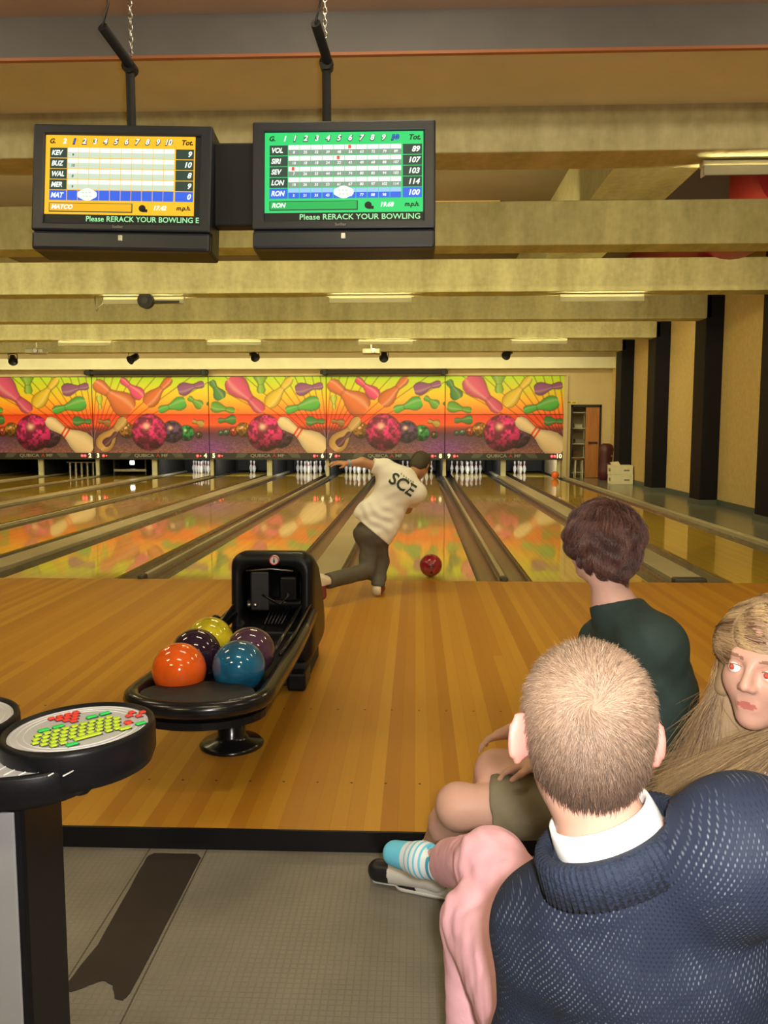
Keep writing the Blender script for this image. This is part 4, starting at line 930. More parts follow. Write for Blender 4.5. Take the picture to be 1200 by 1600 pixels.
def add_head(F, H, neck, face=True, ears=1.0, rn=.052, lids=True, wide=1.0, flare=.45):
    s = H.s; Q = H.Q
    def ell(c, r, k=.02, op='+', rz=0, ry=0):
        q = Q
        if rz or ry: q = Q@np.array(Euler((0, ry, rz)).to_matrix())
        F.ell(H.P(*c), np.array(r)*s, q, k*s, op)
    ell((0,-.018,.030), (.074*wide,.094,.086)); ell((0,.028,-.025), (.060*wide,.064,.086), .03); ell((0,.063,-.094), (.022,.020,.018), .03)
    ell((.034,.052,-.028), (.028,.028,.030)); ell((-.034,.052,-.028), (.028,.028,.030)); ell((0,.0,-.062), (.050,.055,.040), .03)
    if face:
        F.cap(H.P(-.032,.077,.021), H.P(.032,.077,.021), .012*s, k=.015*s)
        F.cap(H.P(0,.086,.014), H.P(0,.104,-.026), .0065*s, .0105*s, .012*s); ell((.010,.096,-.031), (.008,.009,.007), .006); ell((-.010,.096,-.031), (.008,.009,.007), .006)
        for x in (-.031, .031):
            ell((x,.093,-.001), (.019,.012,.012), .010, '-')
            ell((x,.0745,-.001), (.0158,.0150,.0150), .004)
            F.ell(H.P(x,.0910,-.0015), np.array((.0125,.0090,.0050))*s, Q, .002*s, '-')
        F.cap(H.P(-.015,.081,-.060), H.P(.015,.081,-.060), .0052*s, k=.008*s); F.cap(H.P(-.013,.080,-.0695), H.P(.013,.080,-.0695), .0064*s, k=.008*s)
        F.cap(H.P(-.019,.0915,-.0642), H.P(.019,.0915,-.0642), .0026*s, k=.004*s, op='-')
        for x in (-.006, .006): F.ell(H.P(x,.105,-.037), np.array((.003,.004,.003))*s, Q, .003*s, '-')
    for sx in (-1, 1):
        q = Q@np.array(Euler((0, 0, sx*flare)).to_matrix())
        c = H.P(sx*(.078*wide+.010*flare), -.004-.008*flare, -.010)
        F.ell(c, np.array((.009,.020*ears,.033*ears))*s, q, .008*s); F.ell(H.P(sx*.074*wide,.004,-.018), np.array((.010,.010,.02))*s, Q, .01*s)
        F.ell(H.P(sx*(.078*wide+.010*flare+.009), .002-.002*flare, -.008), np.array((.006,.011*ears,.021*ears))*s, q, .004*s, '-')
    F.cap(H.P(0,-.022,-.060), neck, rn*s, rn*1.12*s, .03)
def add_hand(F, wrist, d, nrm, s=1.0, curl=.5, thumb=1, spread=.12):
    """d: pointing direction of the fingers, nrm: back-of-hand normal, thumb: +1/-1 side"""
    w = Vector(wrist); d = Vector(d).normalized(); n = Vector(nrm); n = (n-d*n.dot(d)).normalized(); sd = d.cross(n)*thumb
    F.cap(w, w+d*.035*s, .022*s, .028*s, .012*s, flat=(n, .68))
    F.cap(w+d*.035*s+sd*.018*s, w+d*.082*s+sd*.022*s, .020*s, .015*s, .012*s, flat=(n, .72)); F.cap(w+d*.035*s-sd*.016*s, w+d*.078*s-sd*.024*s, .019*s, .014*s, .012*s, flat=(n, .72))
    for i, (off, L_, r) in enumerate(((.030,.070,.0085),(.010,.078,.0088),(-.010,.073,.0084),(-.029,.058,.0074))):
        p = w+d*(.084-.004*abs(i-1))*s+sd*off*s; dd = (d+sd*(off*spread*20)).normalized(); a = curl*.5
        for j, fr in enumerate((.45,.32,.25)):
            dj = (dd*math.cos(a)-n*math.sin(a)).normalized(); q = p+dj*L_*fr*s; F.cap(p, q, r*s*(1-.09*j), r*s*(1-.09*(j+1)), .004*s); p = q; a += curl*.8
    p = w+d*.022*s+sd*.026*s; q = p+(d*.6+sd*.75-n*.2).normalized()*.042*s; F.cap(p, q, .013*s, .010*s, .010*s); F.cap(q, q+(d*.95+sd*.25-n*.35).normalized()*.032*s, .0098*s, .0082*s, .004*s)
def tri_sample(me, n, rng, mask=None):
    me.calc_loop_triangles(); T = np.array([t.vertices[:] for t in me.loop_triangles]); V = np.array([v.co[:] for v in me.vertices]); Nn = np.array([v.normal[:] for v in me.vertices])
    a, b, c = V[T[:,0]], V[T[:,1]], V[T[:,2]]; ar = np.linalg.norm(np.cross(b-a, c-a), axis=1)
    if mask is not None: ar = ar*mask((a+b+c)/3)
    k = rng.choice(len(T), n, p=ar/ar.sum()); r1 = np.sqrt(rng.random(n)); r2 = rng.random(n)
    w0, w1, w2 = 1-r1, r1*(1-r2), r1*r2
    P = a[k]*w0[:,None]+b[k]*w1[:,None]+c[k]*w2[:,None]; nn = Nn[T[k,0]]*w0[:,None]+Nn[T[k,1]]*w1[:,None]+Nn[T[k,2]]*w2[:,None]
    return P, nn/np.linalg.norm(nn, axis=1)[:,None]
def hair_mesh(name, paths, width, cols, material, parent):
    """paths (n, m, 3); normals for width; three-sided tapered strands"""
    n, m, _ = paths.shape; T = np.gradient(paths, axis=1); T /= np.maximum(np.linalg.norm(T, axis=2, keepdims=True), 1e-9)
    ref = np.random.RandomState(5).normal(size=(n, 1, 3)); U = np.cross(T, ref); U /= np.maximum(np.linalg.norm(U, axis=2, keepdims=True), 1e-9); W = np.cross(T, U)
    taper = (1-.85*np.linspace(0, 1, m)**1.6)[None, :, None]*width
    ring = [paths+(U*math.cos(a)+W*math.sin(a))*taper for a in (0, 2*PI/3, 4*PI/3)]
    V = np.stack(ring, 2).reshape(-1, 3)
    base = (np.arange(n)*m*3)[:, None, None]+(np.arange(m-1)*3)[None, :, None]+np.arange(3)[None, None, :]; nx = (np.arange(3)+1) % 3-np.arange(3)
    q = np.stack([base, base+nx, base+nx+3, base+3], -1).reshape(-1, 4)
    me = bpy.data.meshes.new(name); me.vertices.add(len(V)); me.vertices.foreach_set('co', V.ravel()); me.loops.add(q.size); me.loops.foreach_set('vertex_index', q.ravel().astype(np.int32))
    me.polygons.add(len(q)); me.polygons.foreach_set('loop_start', np.arange(len(q), dtype=np.int32)*4); me.update(calc_edges=True)
    a = me.color_attributes.new('Col', 'FLOAT_COLOR', 'POINT'); cc = np.ones((n, m*3, 4), np.float32); cc[:, :, :3] = cols[:, None, :]; a.data.foreach_set('color', cc.ravel())
    me.polygons.foreach_set('use_smooth', [True]*len(q)); me.materials.append(material); return link(name, me, parent)
def hair_mat(name, rough=.35):
    m = vcol_mat(name, rough); m.node_tree.nodes['Principled BSDF'].inputs['Specular IOR Level'].default_value = .6; return m
def norm(v): return v/np.maximum(np.linalg.norm(v, axis=-1, keepdims=True), 1e-9)
M_['skin'] = mat('light_skin', (.68,.40,.31), .5, var=.06, vs=20, sss=.12, spec=.35)
M_['skin_pale'] = mat('pale_skin', (.55,.31,.23), .48, var=.04, vs=20, sss=.12, spec=.4)
M_['skin_tan'] = mat('tan_skin', (.50,.26,.14), .5, var=.05, vs=15)
M_['ear_pink'] = mat('pink_ear_skin', (.62,.24,.20), .5, sss=.2)
M_['lips'] = mat('pink_lips', (.42,.13,.11), .35, sss=.1)
def wrinkle(amp, fr, seed=0):
    rs = np.random.RandomState(seed); ks = rs.normal(size=(7,3))*fr; ph = rs.random(7)*6.28
    def f(v):
        d = np.zeros(len(v))
        for k_, p_ in zip(ks, ph): d += np.sin(v@k_+p_+1.5*np.sin(v@k_[::-1]*.6))
        return v+(d*amp/4)[:, None]*norm(v-v.mean(0))
    return f
A_ = lambda px, py, d: np.array(at(px, py, d=d))
def root(name, loc, label): return empty('person', loc, 0, label, 'person')

# ============================== person in the navy sweater (nearest)
o1 = (.30, 1.05, LOW); P1 = root('person', o1, 'person with short blond hair in navy knit sweater and pink trousers, seated nearest')
H1 = Head(A_(911,1142,1.0), (-.10,1,-.14), (.05,.08,1), .895)
nk = A_(952,1318,.985); shL = A_(862,1452,1.08); shR = A_(1158,1328,.92); chest = A_(1005,1510,1.03); pel = np.array((.33,1.02,.45))
elL = A_(838,1640,1.12); wrL = A_(862,1620,1.34); elR = A_(1345,1350,.97); wrR = A_(1500,1220,1.12)
side = norm(shR-shL); fw1 = norm(np.cross((0,0,1), side))
hipL = np.array((.24,1.10,.45)); hipR = np.array((.36,1.04,.45)); knA = A_(768,1352,1.72); anA = A_(694,1347,2.06); knB = A_(748,1440,1.62); anB = np.array((.125,1.47,.03))
def torso(F, g, sh0, sh1, ch, pl_, sd, fw, rs=.056, wd=1.0, k=.035):
    mid = (sh0+sh1)/2
    F.cap(sh0, sh1, rs+g, k=k); up = norm(mid-pl_); sd = norm(sd-up*(sd@up))
    F.ell((mid*.2+ch*.8), np.array((.146*wd, .098, .135))+g, np.stack([norm(sd), np.cross(up, norm(sd)), up], 1), k)
    F.ell((ch*.45+pl_*.55), np.array((.138*wd, .100, .18))+g, np.stack([norm(sd), np.cross(up, norm(sd)), up], 1), k)
    F.ell(pl_, np.array((.150*wd, .115, .11))+g, frame(list(fw)), k)
def body1(F, g=0):
    torso(F, g, shL, shR, chest, pel, side, fw1)
    F.cap(nk-np.array((0,0,.01)), (shL+shR)/2, .050+g, .050+g, .03)
    F.cap(shL, elL, .050+g, .043+g, .03); F.cap(elL, wrL, .041+g, .028+g, .02); F.cap(shR, elR, .060+g, .05+g, .03); F.cap(nk+np.array((.035,-.01,-.06)), shR, .034+g, .054+g, .04); F.cap(nk+np.array((-.01,.0,-.055)), shL, .030+g, .046+g, .04); F.cap(elR, wrR, .047+g, .03+g, .02)
Fb = Field(.006); body1(Fb); add_head(Fb, H1, nk, ears=1.12, wide=1.03, flare=.95)
add_hand(Fb, wrL, (-.45,.5,-.1), (.0,.2,1), .95, .5, 1); add_hand(Fb, wrR, (.5,.3,.2), (0,-.4,.9), 1.0, .4, 1)
for a, b_, r0, r1 in ((hipL,knB,.085,.058),(hipR,knA,.085,.058),(knA,anA,.054,.036),(knB,anB,.054,.036)): Fb.cap(a, b_, r0, r1, .03)
toeA = A_(620,1334,2.16); hA = A_(697,1352,2.04)
Fb.cap(hA, toeA, .032, .026, .02); Fb.cap(anB, anB+np.array((.0,-.03,-.05)), .035, .03, .02); Fb.cap(anB+np.array((0,-.03,-.05)), anB+np.array((-.06,.17,-.065)), .033, .022, .02)
def m1(c):
    l = H1.L(c); return ((np.abs(l[:,0]) > .0775) & (np.abs(l[:,1]) < .05) & (np.abs(l[:,2]) < .06))*1
bd = field_obj('body', Fb, [M_['skin_pale'], M_['ear_pink']], P1, o1, 2, m1)
# sweater
def knit():
    m = bpy.data.materials.new('navy_knit_wool'); m.use_nodes = True; nt = m.node_tree; b = nt.nodes['Principled BSDF']; L = nt.links
    tc = N(nt, 'ShaderNodeTexCoord'); mp = N(nt, 'ShaderNodeMapping', Rotation=(0, R(-22), 0)); L.new(tc.outputs['Object'], mp.inputs[0])
    wn = N(nt, 'ShaderNodeTexNoise', Scale=9.0, Detail=2.0); L.new(mp.outputs[0], wn.inputs['Vector'])
    wv = N(nt, 'ShaderNodeVectorMath', _operation='MULTIPLY_ADD'); L.new(wn.outputs['Color'], wv.inputs[0]); wv.inputs[1].default_value = (.016,.016,.016); L.new(mp.outputs[0], wv.inputs[2])
    sp = N(nt, 'ShaderNodeSeparateXYZ'); L.new(wv.outputs[0], sp.inputs[0]); u, z = sp.outputs[0], sp.outputs[2]
    mf = lambda op, a, b=None: math_node(nt, op, a, b)
    # stitches: columns 6.5 mm, rows 6 mm, each stitch slanted
    cu = mf('DIVIDE', u, .0048); fu = mf('SUBTRACT', mf('FRACT', cu), .5); iu = mf('FLOOR', cu)
    cz = mf('ADD', mf('DIVIDE', z, .0060), mf('MULTIPLY', mf('MODULO', iu, 2.0), .5)); cz2 = mf('ADD', cz, mf('MULTIPLY', fu, .55)); fz = mf('SUBTRACT', mf('FRACT', cz2), .5)
    d = mf('SQRT', mf('ADD', mf('MULTIPLY', mf('MULTIPLY', fu, fu), 2.6), mf('MULTIPLY', fz, fz)))
    st = N(nt, 'ShaderNodeMapRange', i1=.12, i2=.40, i3=1.0, i4=0.0); L.new(d, st.inputs[0])
    # diamond lattice of plain ridges
    a1 = mf('ADD', mf('MULTIPLY', u, .55), z); a2 = mf('SUBTRACT', mf('MULTIPLY', u, 1.5), z)
    def line(x, s_, w_): return mf('LESS_THAN', mf('ABSOLUTE', mf('SUBTRACT', mf('FRACT', mf('DIVIDE', x, s_)), .5)), w_)
    ridge = mf('MAXIMUM', line(a1, .15, .05), line(a2, .17, .05))
    n2 = N(nt, 'ShaderNodeTexNoise', Scale=11.0, Detail=3.0); L.new(tc.outputs['Object'], n2.inputs['Vector'])
    pm = N(nt, 'ShaderNodeMapRange', i1=.42, i2=.62, i3=.0, i4=1.0); L.new(n2.outputs['Fac'], pm.inputs[0])
    n3 = N(nt, 'ShaderNodeTexNoise', Scale=160.0, Detail=1.0); L.new(tc.outputs['Object'], n3.inputs['Vector'])
    n3r = N(nt, 'ShaderNodeMapRange', i1=.35, i2=.6, i3=.25, i4=1.0); L.new(n3.outputs['Fac'], n3r.inputs[0])
    fl = mf('MULTIPLY', mf('MULTIPLY', st.outputs[0], mf('SUBTRACT', 1.0, mf('MULTIPLY', ridge, .8))), mf('MULTIPLY', pm.outputs[0], n3r.outputs[0]))
    mx = N(nt, 'ShaderNodeMix', _data_type='RGBA'); L.new(mf('MULTIPLY', fl, .60), mx.inputs[0]); mx.inputs[6].default_value = (.007,.014,.036,1); mx.inputs[7].default_value = (.27,.32,.38,1)  # pale flecks put flash glints and the white undershirt into the wool colour
    L.new(mx.outputs[2], b.inputs['Base Color']); b.inputs['Roughness'].default_value = .8
    h = mf('ADD', mf('MULTIPLY', st.outputs[0], .5), mf('MULTIPLY', ridge, .8)); bp = N(nt, 'ShaderNodeBump', Strength=.6, Distance=.003); L.new(h, bp.inputs['Height']); L.new(bp.outputs[0], b.inputs['Normal'])
    return m
M_['knit'] = knit(); M_['rib'] = mat('navy_ribbed_wool', (.009,.017,.040), .8, var=.2, vs=60, bump=.4, bs=250)
Fs = Field(.006); body1(Fs, .016)
ndir = norm(np.array((0,.12,1.0))-np.array(_R)*.42); ncut = nk+ndir*.012+np.array((0,.0,0))
Fs.lplane(ncut, ndir, .085); Fs.plane(pel+np.array((0,0,-.06)), (0,0,-1)); Fs.lplane(wrL+(elL-wrL)*.25, norm(wrL-elL), .06); Fs.lplane(wrR, norm(wrR-elR), .06)
field_obj('sweater', Fs, M_['knit'], P1, o1, 2, None, wrinkle(.004, 22, 2))
def collar(name, c, nrm, r, sx, h, th, m, parent, org, ribs=0, rise=.0, tilt=(1,0,0)):
    nrm = norm(np.array(nrm)); a = norm(np.cross(nrm, (0,1,0))) if True else 0; b_ = np.cross(nrm, a); rings = []; n = 240 if ribs else 60
    prof = [(-th/2,0),(-th/2,h*.8),(-th*.25,h),(th*.25,h),(th/2,h*.8),(th/2,0)]
    mb = MB(); vs = []
    for i in range(n):
        t = 2*PI*i/n; rb = (.0016*math.cos(t*ribs)) if ribs else 0
        for px, pz in prof:
            rr_ = r+px+(rb if px > 0 else 0)+(.0 if pz < h*.5 else -.006); q = np.array(c)+a*rr_*math.cos(t)*sx+b_*rr_*math.sin(t)+nrm*(pz+rise*math.sin(t)); vs.append(tuple(q-np.array(org)))
    m_ = len(prof); fs = [(i*m_+j, i*m_+(j+1)%m_, ((i+1)%n)*m_+(j+1)%m_, ((i+1)%n)*m_+j) for i in range(n) for j in range(m_)]
    mb.add(vs, fs, True); return mb.build(name, m, parent)
cc1 = A_(958,1322,.985)
nr1 = norm(np.array((0,.12,1.0))-np.array(_R)*.42)
collar('ribbed_collar', cc1-nr1*.022, nr1, .088, 1.0, .046, .022, M_['rib'], P1, o1, ribs=70)
collar('white_shirt_collar', cc1+nr1*.0, nr1, .066, 1.0, .046, .008, mat('white_cotton',(.88,.88,.86),.7,sss=.05), P1, o1)
# hair
rng = np.random.default_rng(4)
def head_cap(H, gr, cut_p, cut_n, name, m, parent, org, extra=None, res=.004, earcut=True):
    F = Field(res); s = H.s; F.ell(H.P(0,-.018,.030), (np.array((.0762,.094,.086))+gr)*s, H.Q, .02); F.ell(H.P(0,-.035,-.025), (np.array((.060,.062,.066))+gr)*s, H.Q, .03)
    if extra: extra(F)
    for p_, n_ in zip(cut_p, cut_n): F.plane(H.P(*p_), H.Q@np.array(n_, float))
    if earcut:
        for sx in (-1,1): F.ell(H.P(sx*.082,.006,-.018), np.array((.020,.026,.036))*s, H.Q, .006, '-')
    return field_obj(name, F, m, parent, org, 2)
M_['hair1'] = hair_mat('short_blond_hair', .42); M_['scalp1'] = mat('blond_scalp_hair', (.22,.14,.09), .7)
base1 = head_cap(H1, .003, [(0,.05,.03),(0,-.02,-.078)], [(0,1,.35),(0,.45,-1)], 'hair', M_['scalp1'], P1, o1)
def grow(base, org, H, n, steps, step, flow, h0, lift, jit, colf, width, name, mname, parent, mask=None, grav=0.0, gmax=.02):
    P, Nn = tri_sample(base.data, n, rng, mask)
    bm = bmesh.new(); bm.from_mesh(base.data); bv = BVHTree.FromBMesh(bm); bm.free()
    paths = [P.copy()]; D = None; p = P.copy(); L_ = rng.uniform(.7, 1.15, (n,1))
    w0 = np.array(org); nn = Nn
    for k_ in range(steps):
        fl = flow(H.L(p+w0), nn); fl = norm(fl@H.Q.T); fl = norm(fl-(fl*nn).sum(1, keepdims=True)*nn*.9)
        if D is None: D = norm(fl+rng.normal(size=(n,3))*jit+nn*lift)
        else: D = norm(D*.45+fl*.55+rng.normal(size=(n,3))*jit*.5+np.array((0,0,-grav)))
        p = p+D*step*L_
        off = h0*(k_+1)/steps
        newn = nn.copy()
        for i in range(n):
            c_, n_, _, ds = bv.find_nearest(p[i])
            c_ = np.array(c_); n_ = np.array(n_); sd = (p[i]-c_)@n_
            if sd < off*.6: p[i] = c_+n_*off*.6
            elif sd > off+gmax: p[i] = c_+n_*(off+gmax)
            newn[i] = n_
        nn = newn; paths.append(p.copy())
    paths = np.stack(paths, 1)
    return hair_mesh(name, paths, width, colf(H.L(P+w0), rng), M_[mname], parent)
def flow1(l, nn):
    w0 = np.array((-.022,-.098,.050)); d = l-w0; sp = np.cross(np.broadcast_to(np.array((0,-.9,.45)), d.shape), d)*.7*np.exp(-(np.linalg.norm(d,axis=1)/.05)**2)[:,None]
    return norm(d)+norm(sp)*.6*np.exp(-(np.linalg.norm(d,axis=1)/.045)**2)[:,None]+np.array((0,0,-.35))
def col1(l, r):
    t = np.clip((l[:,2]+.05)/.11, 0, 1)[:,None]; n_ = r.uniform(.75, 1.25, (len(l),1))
    return np.clip((np.array((.12,.074,.052))*(1-t)+np.array((.36,.245,.165))*t)*n_, 0, 1)  # lighter top puts the flash into the strand colour, browner sides below
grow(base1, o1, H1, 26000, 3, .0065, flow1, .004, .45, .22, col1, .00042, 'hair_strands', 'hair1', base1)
# trousers
def trousers(F, g, legs, pl_, fw):
    F.ell(pl_, np.array((.175,.135,.12))+g, frame(list(fw)), .04)
    for a, b_, r0, r1 in legs: F.cap(a, b_, r0+g, r1+g, .022)
Ft = Field(.006); trousers(Ft, .010, ((hipL,knB,.088,.062),(hipR,knA,.090,.064),(knA,anA+(knA-anA)*.15,.060,.046),(knB,anB,.060,.046)), pel, fw1)
Ft.lplane(anA+(knA-anA)*.16, norm(anA-knA), .09)
M_['pink'] = mat('pale_pink_cotton', (.96,.53,.61), .75, var=.04, vs=30, bump=.25, bs=25)
def pinkwarp(v):
    w_ = wrinkle(.0022, 60, 5)(v)
    # folds fanning out behind the knees
    for kn, seed in ((knA,1),(knB,2)):
        d = v-kn; r = np.linalg.norm(d, axis=1); ph = (d@np.array((60,-40,110)))+seed; w_ = w_+(np.sin(ph+2*np.sin(d@np.array((30,50,10))))*.0015*np.exp(-((r-.09)/.05)**2))[:,None]*norm(d)
    return w_
field_obj('trousers', Ft, M_['pink'], P1, o1, 2, None, pinkwarp)
# striped sock on the raised foot
def stripes(name, axis, org):
    m = bpy.data.materials.new(name); m.use_nodes = True; nt = m.node_tree; b = nt.nodes['Principled BSDF']; L = nt.links
    tc = N(nt, 'ShaderNodeTexCoord'); dp = N(nt, 'ShaderNodeVectorMath', _operation='DOT_PRODUCT'); L.new(tc.outputs['Object'], dp.inputs[0]); dp.inputs[1].default_value = tuple(axis)
    t = math_node(nt, 'SUBTRACT', dp.outputs['Value'], float(np.dot(axis, org)))
    cr = N(nt, 'ShaderNodeValToRGB'); cr.color_ramp.interpolation = 'CONSTANT'; e = cr.color_ramp.elements
    W_, Bl, Tl = (.80,.86,.88,1), (.16,.62,.85,1), (.05,.34,.50,1)
    seq = [(0,Tl),(.06,W_),(.12,Tl),(.17,W_),(.24,Tl),(.29,W_),(.37,Bl),(.40,W_),(.45,Bl),(.48,W_),(.53,Bl),(.56,W_),(.62,Bl),(.64,W_),(.72,Bl)]
    e[0].position = 0; e[0].color = seq[0][1]; e[1].position = seq[-1][0]; e[1].color = seq[-1][1]
    for p_, c_ in seq[1:-1]: q = e.new(p_); q.color = c_
    L.new(math_node(nt, 'DIVIDE', t, .215), cr.inputs[0]); L.new(cr.outputs[0], b.inputs['Base Color']); b.inputs['Roughness'].default_value = .8; return m
axs = norm(toeA-hA); Fk = Field(.004); Fk.cap(hA-axs*.005, hA+axs*.08, .040, .041, .02); Fk.cap(hA+axs*.08, toeA+axs*.006, .041, .033, .02); Fk.cap(hA, anA+(anA-hA)*-.1, .036, .036, .02)
Fk.lplane(anA+(knA-anA)*.0+np.array((0.005,-.01,.012)), norm(np.array(anA-hA)*.4+np.array((.2,-.1,1.0))), .055)
field_obj('striped_sock', Fk, stripes('blue_striped_sock', axs, hA-np.array(o1)-axs*.03), P1, o1, 2)
Fk = Field(.005); f0 = anB+np.array((0,-.03,-.05)); f1 = anB+np.array((-.06,.17,-.065)); Fk.cap(f0, f1, .040, .032, .02); Fk.cap(anB+np.array((0,0,.02)), f0, .042, .040, .02); Fk.plane((0,0,LOW+.002), (0,0,-1)); Fk.lplane(anB+np.array((0,0,.03)), (0,0,1), .06)
field_obj('shoe', Fk, mat('grey_canvas_shoe',(.3,.3,.3),.7), P1, o1, 1)

# ============================== person in the dark green shirt
o2 = (.56, 2.20, LOW); P2 = root('person', o2, 'person with brown hair in dark green t-shirt and khaki shorts, seen from behind')
H2 = Head(A_(933,852,2.15), (-.66,.80,-.10), (.0,.02,1), .77)
nk2 = A_(958,945,2.18); s2L = A_(948,1005,2.32); s2R = A_(1020,1008,2.05); ch2 = A_(1003,1090,2.20); pel2 = np.array((.56,2.20,.43)); sd2 = norm(s2R-s2L); fw2 = norm(np.cross((0,0,1), sd2))
e2R = A_(1050,1180,2.06); w2R = np.array((.34,2.10,.54)); e2L = A_(960,1150,2.42); w2L = np.array((.30,2.30,.55))
h2a = np.array((.52,2.12,.42)); h2b = np.array((.52,2.28,.43)); k2a = np.array((.125,2.17,.375)); k2b = A_(775,1205,2.32); a2a = np.array((.050,2.49,.075)); a2b = np.array((.14,2.47,.05))
def body2(F, g=0):
    torso(F, g, s2L, s2R, ch2, pel2, sd2, fw2, .064, 1.0)
    F.cap(nk2, (s2L+s2R)/2, .050+g, .07+g, .03); F.cap(nk2+np.array((.02,0,-.015)), s2R, .045+g, .06+g, .03); F.cap(s2L, e2L, .058+g, .045+g, .03); F.cap(s2R, e2R, .060+g, .048+g, .03)
    F.ell(A_(1022,1085,2.10), np.array((.090,.07,.13))+g, None, .05)
Fb = Field(.006); body2(Fb); add_head(Fb, H2, nk2, ears=.95, rn=.055); Fb.cap(e2R, w2R, .043, .028, .02); Fb.cap(e2L, w2L, .043, .028, .02)
add_hand(Fb, w2R, (-.6,.4,-.3), (-.2,.1,.9), 1, .4, -1); add_hand(Fb, w2L, (-.6,.3,-.3), (-.2,.1,.9), 1, .4, 1)
for a, b_, r0, r1 in ((h2a,k2a,.080,.055),(h2b,k2b,.080,.055),(k2a,k2a+(a2a-k2a)*.35,.052,.054),(k2a+(a2a-k2a)*.35,a2a,.054,.034),(k2b,a2b,.053,.034)): Fb.cap(a, b_, r0, r1, .03)
Fb.ell(k2a+np.array((-.012,.006,.006)), (.05,.05,.05), None, .03)
for a in (a2a, a2b): Fb.cap(a, a+np.array((.02,.0,-.05)), .034, .03, .02); Fb.cap(a+np.array((.02,0,-.078)), a+np.array((-.15,.06,-.104)), .024, .018, .01)
field_obj('body', Fb, M_['skin'], P2, o2, 2)
Fs = Field(.006); body2(Fs, .012)
Fs.lplane(nk2+np.array((0,0,.004)), norm(np.array((-.15,.35,1.0))), .10); Fs.plane(pel2+np.array((0,0,-.05)), (0,0,-1))
Fs.lplane(e2R*.85+w2R*.15, norm(w2R-e2R), .07); Fs.lplane(e2L*.9+w2L*.1, norm(w2L-e2L), .07)
M_['dkgreen'] = mat('dark_green_cotton', (.020,.040,.034), .8, var=.1, vs=12, bump=.2, bs=30)
field_obj('t_shirt', Fs, M_['dkgreen'], P2, o2, 2, None, wrinkle(.005, 24, 8))
Ft = Field(.006); trousers(Ft, .012, ((h2a,h2a+(k2a-h2a)*.80,.092,.072),(h2b,h2b+(k2b-h2b)*.72,.090,.070)), pel2, fw2)
Ft.lplane(h2a+(k2a-h2a)*.78, norm(k2a-h2a), .13); Ft.lplane(h2b+(k2b-h2b)*.70, norm(k2b-h2b), .12)
field_obj('khaki_shorts', Ft, mat('khaki_cotton',(.20,.17,.105),.8,var=.08,vs=15,bump=.3,bs=22), P2, o2, 2, None, wrinkle(.004, 40, 11))
M_['shoe_white'] = mat('white_shoe_leather', (.70,.68,.62), .45); M_['shoe_black'] = mat('black_shoe_toe', (.015,.015,.017), .35)
for a in (a2a, a2b):
    Fk = Field(.004); q0 = a+np.array((.025,.0,-.085)); q1 = a+np.array((-.165,.065,-.100)); Fk.cap(q0, q1, .040, .036, .02); Fk.cap(a+np.array((.012,0,-.02)), q0, .036, .040, .02); Fk.plane((0,0,LOW+.012), (0,0,-1)); Fk.lplane(a+np.array((.012,0,-.03)), (0.1,0,1), .06)
    ax_ = norm(q1-q0)
    def mf2(c, q0=q0, ax_=ax_): t_ = (c-q0)@ax_; return (t_ > .160)*1
    sh = field_obj('shoe', Fk, [M_['shoe_white'], M_['shoe_black']], P2, o2, 1, mf2)
    Fk = Field(.004); Fk.cap(q0, q1, .044, .040, .02); Fk.plane((0,0,LOW+.001), (0,0,-1)); Fk.plane((0,0,LOW+.016), (0,0,1)); field_obj('sole', Fk, M_['shoe_white'], sh, o2, 1)
    Fk = Field(.004); Fk.cap(a+np.array((.003,0,-.05)), a+np.array((.006,-.02,.035)), .037, .040, .02); Fk.lplane(a+np.array((.005,-.01,.030)), norm(np.array((.1,-.3,.8))), .055); sk = field_obj('sock', Fk, mat('white_sock',(.78,.76,.72),.85), P2, o2, 1)
for j in range(4):
    q = a2a+np.array((-.03-.022*j,.012+.008*j,-.040-.006*j)); MB().path([tuple(q+np.array((.004,-.030,0))-np.array(o2)), tuple(q+np.array((0,0,.010))-np.array(o2)), tuple(q+np.array((-.004,.030,0))-np.array(o2))], .003, 5).build('shoe_lace', M_['shoe_white'], sh)
M_['hair2'] = hair_mat('brown_hair', .38); M_['scalp2'] = mat('dark_brown_hair_base', (.045,.020,.016), .6)
def ex2(F): F.ell(H2.P(0,-.03,.035), np.array((.083,.095,.085))*.99, H2.Q, .02); F.ell(H2.P(0,-.07,-.045), np.array((.055,.040,.045)), H2.Q, .02)
base2 = head_cap(H2, .004, [(0,.062,.04),(0,-.05,-.090)], [(0,1,.25),(0,.2,-1)], 'hair', M_['scalp2'], P2, o2, ex2)
vv = np.array([v.co[:] for v in base2.data.vertices]); nv_ = np.array([v.normal[:] for v in base2.data.vertices]); ll = H2.L(vv+np.array(o2))
an = np.arctan2(ll[:,0]-.012, ll[:,2]-.09); dz = .0045*np.sin(an*9+6*np.sin(ll[:,1]*30)+ll[:,2]*40)*np.clip((.10-ll[:,2])/.05, 0, 1)+.003*np.sin(ll[:,0]*95+ll[:,2]*60)
base2.data.vertices.foreach_set('co', (vv+nv_*dz[:,None]).ravel()); base2.data.update()
def flow2(l, nn):
    w0 = np.array((.012,-.060,.098)); d = l-w0; return norm(d)+np.array((-.12,.0,-.75))+.6*np.stack([np.sin(l[:,2]*55+l[:,0]*80+l[:,1]*60), 0*l[:,0], .5*np.sin(l[:,0]*110)],1)
def col2(l, r): return np.clip(np.array((.105,.045,.034))*r.uniform(.4, 1.3, (len(l),1))*(.7+.9*(np.sin(l[:,0:1]*130+l[:,1:2]*90)*.5+.5)), 0, 1)
grow(base2, o2, H2, 15000, 6, .0088, flow2, .009, .6, .30, col2, .00095, 'hair_strands', 'hair2', base2, grav=.12, gmax=.007)

